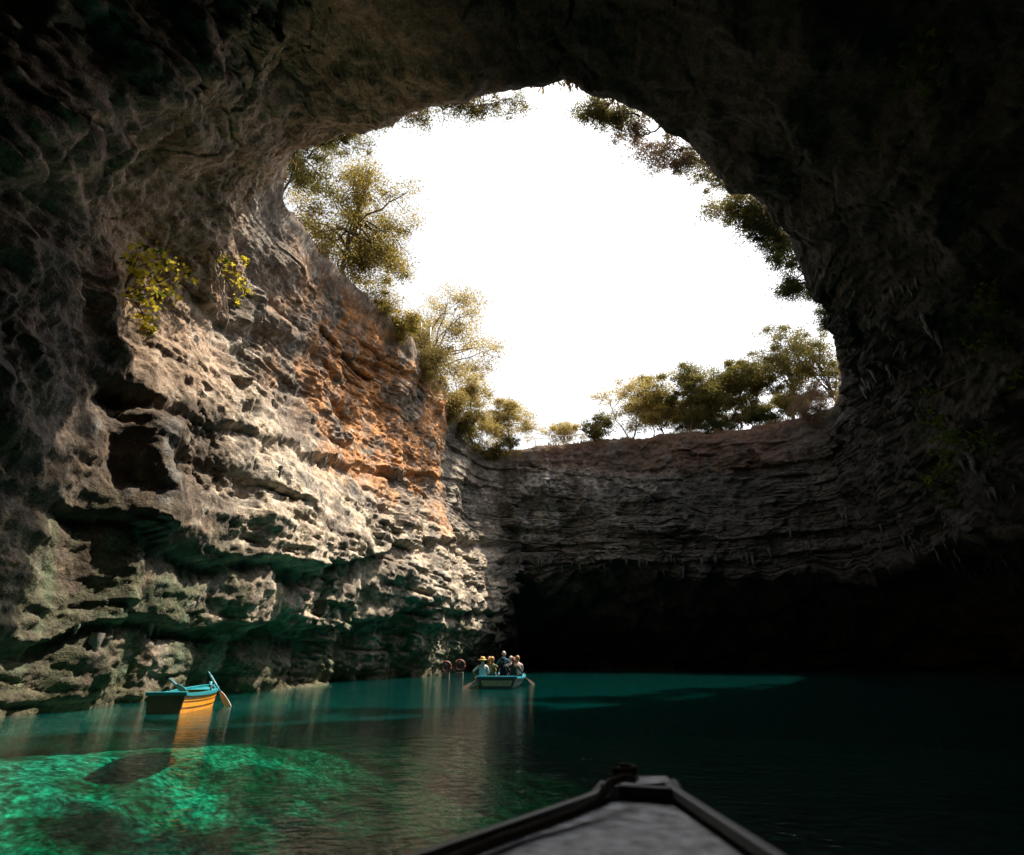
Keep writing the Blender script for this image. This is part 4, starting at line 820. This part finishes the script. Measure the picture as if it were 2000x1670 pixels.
seat(-.30, 1.05, -.1, T_OLIVE, T_DENIM, 'fair', 'fair-haired person in olive top, second from the left in the boat', seat_h=.36, hands=[(-.12, .34, .5), (.34, .12, .40)])
seat(-.52, 2.05, -.4, T_YEL, T_KHAKI, 'fair', 'person in mustard top sitting behind the straw hat', seat_h=.36, ponytail=True)
seat(.20, .62, .0, T_NAVY, T_DENIM, 'dark', 'person in navy shirt and dark cap with back turned, in the middle of the stern', hat=(H_NAVY, 'cap'), seat_h=.32)
seat(.60, .95, .2, T_DOL, T_DENIM, 'red', 'person with tied-back hair and dark olive top on the right side', ponytail=True, seat_h=.34, hands=[(-.1, .3, .45), (.30, .10, .36)])
seat(.72, 1.75, .35, T_PINK, T_KHAKI, 'fair', 'fair-haired person in pale pink top at the right gunwale', seat_h=.40)
seat(.40, 2.3, .0, T_WHITE, T_DENIM, 'grey', 'person in white shirt behind the dark olive top on the right', seat_h=.38)
oL, oR = (-.78, 2.75, .58), (.92, 2.75, .58)
w_ = tb_w((.05, 2.75, 0)); person((w_[0], w_[1], 0), TR, T_TEAL, T_NAVY, 'grey', 'oarsman in teal long-sleeved shirt rising above the other people', seat_h=.58, lean=-.15, sleeves=True, standing=True, hands=[(-.48, .12, .62), (.48, .12, .62)])
oar(tb_w((-.46, 2.92, .64)), at_z(903, 1347, -.05), M_WOOD, M_WOOD, 'wooden oar in the water left of the tour boat', 'oars', .8, .034)
oar(tb_w((.56, 2.92, .64)), at_z(1044, 1338, -.05), M_WOOD, M_WOOD, 'wooden oar in the water right of the tour boat', 'oars', .8, .034)

# ------------------------------------------------------------------ life rings at the landing, mooring float
M_ORANGE = simple_mat('orange_ring', (.11, .02, .012), .5, .1, 5.); M_GREYBOX = simple_mat('grey_float', (.11, .105, .10), .7, .2, 6.); M_WHITE = simple_mat('white_foam', (.75, .73, .70), .6, .1, 6.)
def life_ring(px, py, yd, label, slab_l):
    c_ = at_y(px, py, yd); root = empty('life_ring', c_); tag(root, label, 'life ring', 'life rings at the landing')
    a = np.linspace(0, 2*np.pi, 25); ring = np.stack([np.cos(a)*.29, 0*a, np.sin(a)*.29], -1)
    rg = MB().tube(ring, .085, 8).build('ring', M_ORANGE, root)
    for k in range(4):
        b = np.linspace(k*np.pi/2+.65, k*np.pi/2+.92, 5); MB().tube(np.stack([np.cos(b)*.29, 0*b, np.sin(b)*.29], -1), .089, 8).build('band', M_GREYBOX, rg)
    st = empty('ring_stand', (c_[0], c_[1]+.16, 0)); tag(st, slab_l, 'stand', 'stands for the life rings')
    MB().box((0, 0, (c_[2]+.2)/2), (.08, .08, c_[2]+.5)).build('post', M_DKTRIM, st, smooth=False, bevel=.01)
    MB().box((0, -.12, .06), (.46, .34, .50)).build('float_block', M_GREYBOX, st, smooth=False, bevel=.04)
    MB().tube([(0, -.10, c_[2]+.10), (0, -.24, c_[2]+.15), (0, -.24, c_[2]+.24)], .015, 5).build('hook', M_RAIL, st)
life_ring(871, 1303, 37.0, 'left orange life ring hanging by the dark shore', 'left grey post and float block under a life ring')
life_ring(898, 1300, 37.6, 'right orange life ring, nearer the tour boat', 'right grey post and float block, nearer the tour boat')
bq = at_z(290, 1390, 0); root = empty('mooring_float', (bq[0], bq[1], 0)); tag(root, 'small white mooring float at the stern of the yellow boat', 'float')
MB().tube([(0, 0, -.10), (.01, 0, -.04), (.02, 0, .05), (.03, 0, .12), (.04, 0, .17)], [.05, .13, .14, .10, .03], 10).build('float', M_WHITE, root)
MB().tube([(.04, 0, .16), (.10, .05, .24), (.25, .15, .30)], .012, 5).build('tether', M_WOOD, root)

# ------------------------------------------------------------------ our own boat: the bow in the foreground
M_DECK = simple_mat('worn_grey_deck', (.56, .58, .64), .45, .85, 16., spec=.5, bump=.004); M_GRTRIM = paint('grey_green_trim', (.24, .26, .26), .5)
M_ROPE = simple_mat('old_rope', (.075, .055, .03), .95, .4, 60., bump=.006)
ZD = .70
def dk(px, py, z=ZD): return at_z(px, py, z)
ob = empty('bow_boat', (0, 0, 0)); tag(ob, 'dark boat bow with worn grey deck in the foreground', 'boat', 'rowing boats')
tip = dk(1246, 1530); dl, dr = dk(1165, 1560), dk(1318, 1550); ll, lr = dk(850, 1672), dk(1505, 1674)
ext = lambda a, b, t: a+(b-a)*t
l2, r2 = ext(dl, ll, 1.5), ext(dr, lr, 1.5)
stern_c = (l2+r2)/2 - (tip-(l2+r2)/2)/np.linalg.norm(tip-(l2+r2)/2)*3.0; hw = .78; ax = (tip-(l2+r2)/2); ax /= np.linalg.norm(ax); sdv = np.cross(ax, (0, 0, 1))
left = [dk(1182, 1536), dk(1174, 1547), dl, ext(dl, ll, .5), ll, l2, (l2+r2)/2-ax*.7-sdv*hw, stern_c-sdv*hw*.9]
right = [dk(1312, 1532), dk(1318, 1541), dr, ext(dr, lr, .5), lr, r2, (l2+r2)/2-ax*.7+sdv*hw, stern_c+sdv*hw*.9]
def dense(pl, m_=5):
    pl = np.array(pl); t = np.linspace(0, len(pl)-1, (len(pl)-1)*m_+1); return np.stack([np.interp(t, range(len(pl)), pl[:, k]) for k in range(3)], -1)
left, right = dense(left), dense(right); left, right = gsm(left, 1.0), gsm(right, 1.0)
for sd, E1 in ((-1, left), (1, right)):
    o1 = sdv*sd; V = np.concatenate([E1+o1*.02+(0, 0, -.06), E1+o1*.025+(0, 0, .02), E1-o1*.03+(0, 0, .02), E1-o1*.03+(0, 0, -.06)]); ne = len(E1)
    gw_ = MB().add(V, [(a*ne+i, a*ne+i+1, ((a+1) % 4)*ne+i+1, ((a+1) % 4)*ne+i) for i in range(ne-1) for a in range(4)]).build('gunwale', M_DKTRIM, ob, smooth=False, bevel=.012)
    V = np.concatenate([E1-o1*.012+(0, 0, .026), E1-o1*.034+(0, 0, .026), E1-o1*.040+(0, 0, .004)]); MB().add(V, [(a*ne+i, a*ne+i+1, (a+1)*ne+i+1, (a+1)*ne+i) for i in range(ne-1) for a in range(2)]).build('rubbing_strip', M_GRTRIM, gw_, smooth=False)
    cen_ = (left+right)/2; low = cen_+(E1-cen_)*.72; low[:, 2] = -.12; low = low-ax*.25*np.exp(-np.arange(ne)/6.)[:, None]; mid_ = cen_+(E1-cen_)*.95; mid_[:, 2] = .28; mid_ -= ax*.10*np.exp(-np.arange(ne)/6.)[:, None]
    keel = cen_.copy(); keel[:, 2] = -.2; keel -= ax*.3*np.exp(-np.arange(ne)/6.)[:, None]
    V = np.concatenate([E1+(0, 0, -.03), mid_, low, keel]); MB().add(V, [(a*ne+i, a*ne+i+1, (a+1)*ne+i+1, (a+1)*ne+i) for i in range(ne-1) for a in range(3)]).build('hull_side', M_DKTRIM, ob)
nd_ = 26; V = np.concatenate([left[8:nd_]+sdv*.045+(0, 0, -.012), right[8:nd_]-sdv*.045+(0, 0, -.012)]); k = nd_-8
MB().add(V, [(i, i+1, k+i+1, k+i) for i in range(k-1)]).build('deck', M_DECK, ob, smooth=False)
V = np.concatenate([left[0:9]+sdv*.02+(0, 0, .028), right[0:9]-sdv*.02+(0, 0, .028), left[0:9]+sdv*.02+(0, 0, -.02), right[0:9]-sdv*.02+(0, 0, -.02)]); k = 9
MB().add(V, [(i, i+1, k+i+1, k+i) for i in range(k-1)]+[(8, 17, 35, 26)]+[(i, i+1, 18+i+1, 18+i) for i in range(8)]+[(9+i, 9+i+1, 27+i+1, 27+i) for i in range(8)]).build('bow_cap', M_DECK, ob, smooth=False); MB().add([left[0]+(0, 0, .028), right[0]+(0, 0, .028), right[0]+(0, 0, -.2), left[0]+(0, 0, -.2), (left[0]+right[0])/2+ax*.05+(0, 0, .024), (left[0]+right[0])/2+(0, 0, -.2)], [(0, 4, 5, 3), (4, 1, 2, 5), (0, 1, 4)]).build('bow_face', M_DKTRIM, ob, smooth=False)
cm = (left[9]+right[9])/2; MB().box(cm+np.array([0, 0, .008]), (np.linalg.norm(left[9]-right[9])-.05, .04, .045), math.atan2(sdv[1], sdv[0])).build('coaming', M_DKTRIM, ob, smooth=False, bevel=.008)
V = np.concatenate([left[22:, :]*[1, 1, 0]+sdv*.2+(0, 0, .06), right[22:, :]*[1, 1, 0]-sdv*.2+(0, 0, .06)]); k = len(left)-22
MB().add(V, [(i, i+1, k+i+1, k+i) for i in range(k-1)]).build('floor', M_WOOD, ob, smooth=False)
b4 = [left[-1]+(0, 0, .0), right[-1]+(0, 0, .0), right[-1]*[1, 1, 0]+(0, 0, -.15), left[-1]*[1, 1, 0]+(0, 0, -.15)]; MB().add(b4+[q_-ax*.04 for q_ in b4], [(0, 1, 2, 3), (7, 6, 5, 4), (0, 4, 5, 1), (1, 5, 6, 2), (2, 6, 7, 3), (3, 7, 4, 0)]).build('transom', M_DKTRIM, ob, smooth=False)
for t in (30, 34):
    MB().box((left[t]+right[t])/2*[1, 1, 0]+np.array([0, 0, .45]), (np.linalg.norm(left[t]-right[t])-.1, .25, .04), math.atan2(sdv[1], sdv[0])).build('thwart', M_WOOD, ob, smooth=False)
MB().tube([tip-ax*.07+(0, 0, .02), tip-ax*.07+(0, 0, .055)], [.014, .012], 8).build('bow_pin', M_RAIL, ob)
# rope from the bow eye along the left side
def rope_strand(P_, rad, tw, off):
    P_ = np.array(P_); t = np.gradient(P_, axis=0); t /= np.linalg.norm(t, axis=1)[:, None]; s = np.concatenate([[0], np.cumsum(np.linalg.norm(np.diff(P_, axis=0), axis=1))]); u = np.cross(t, (0, 0, 1)); u /= np.maximum(np.linalg.norm(u, axis=1), 1e-6)[:, None]; v = np.cross(t, u)
    a = s*tw+off; return P_+rad*.55*(np.cos(a)[:, None]*u+np.sin(a)[:, None]*v)
rp = [dk(1240, 1522, .755), dk(1218, 1518, .765), dk(1192, 1528, .76), dk(1178, 1548, .745), dk(1166, 1568, .725), dk(1120, 1590, .715), dk(1040, 1616, .71), dk(960, 1646, .71), dk(890, 1676, .71), dk(810, 1714, .71)]
rp = dense(rp, 22); rp = gsm(rp, 7)
ro = empty('mooring_rope', rp[0]); tag(ro, 'dark old rope lying along the left edge of the bow deck', 'rope')
for k in range(3): MB().tube(rope_strand(rp, .012, 190., k*2.094)-rp[0], .0075, 6).build('strand', M_ROPE, ro)
a = np.linspace(0, 2*np.pi*2.3, 60); lp = np.stack([tip[0]-.02+np.cos(a)*.04-ax[0]*.06-.02, tip[1]+np.sin(a)*.03-ax[1]*.06, .735+.012*a/6.28], -1); MB().tube(lp-rp[0], .012, 6).build('coil', M_ROPE, ro)
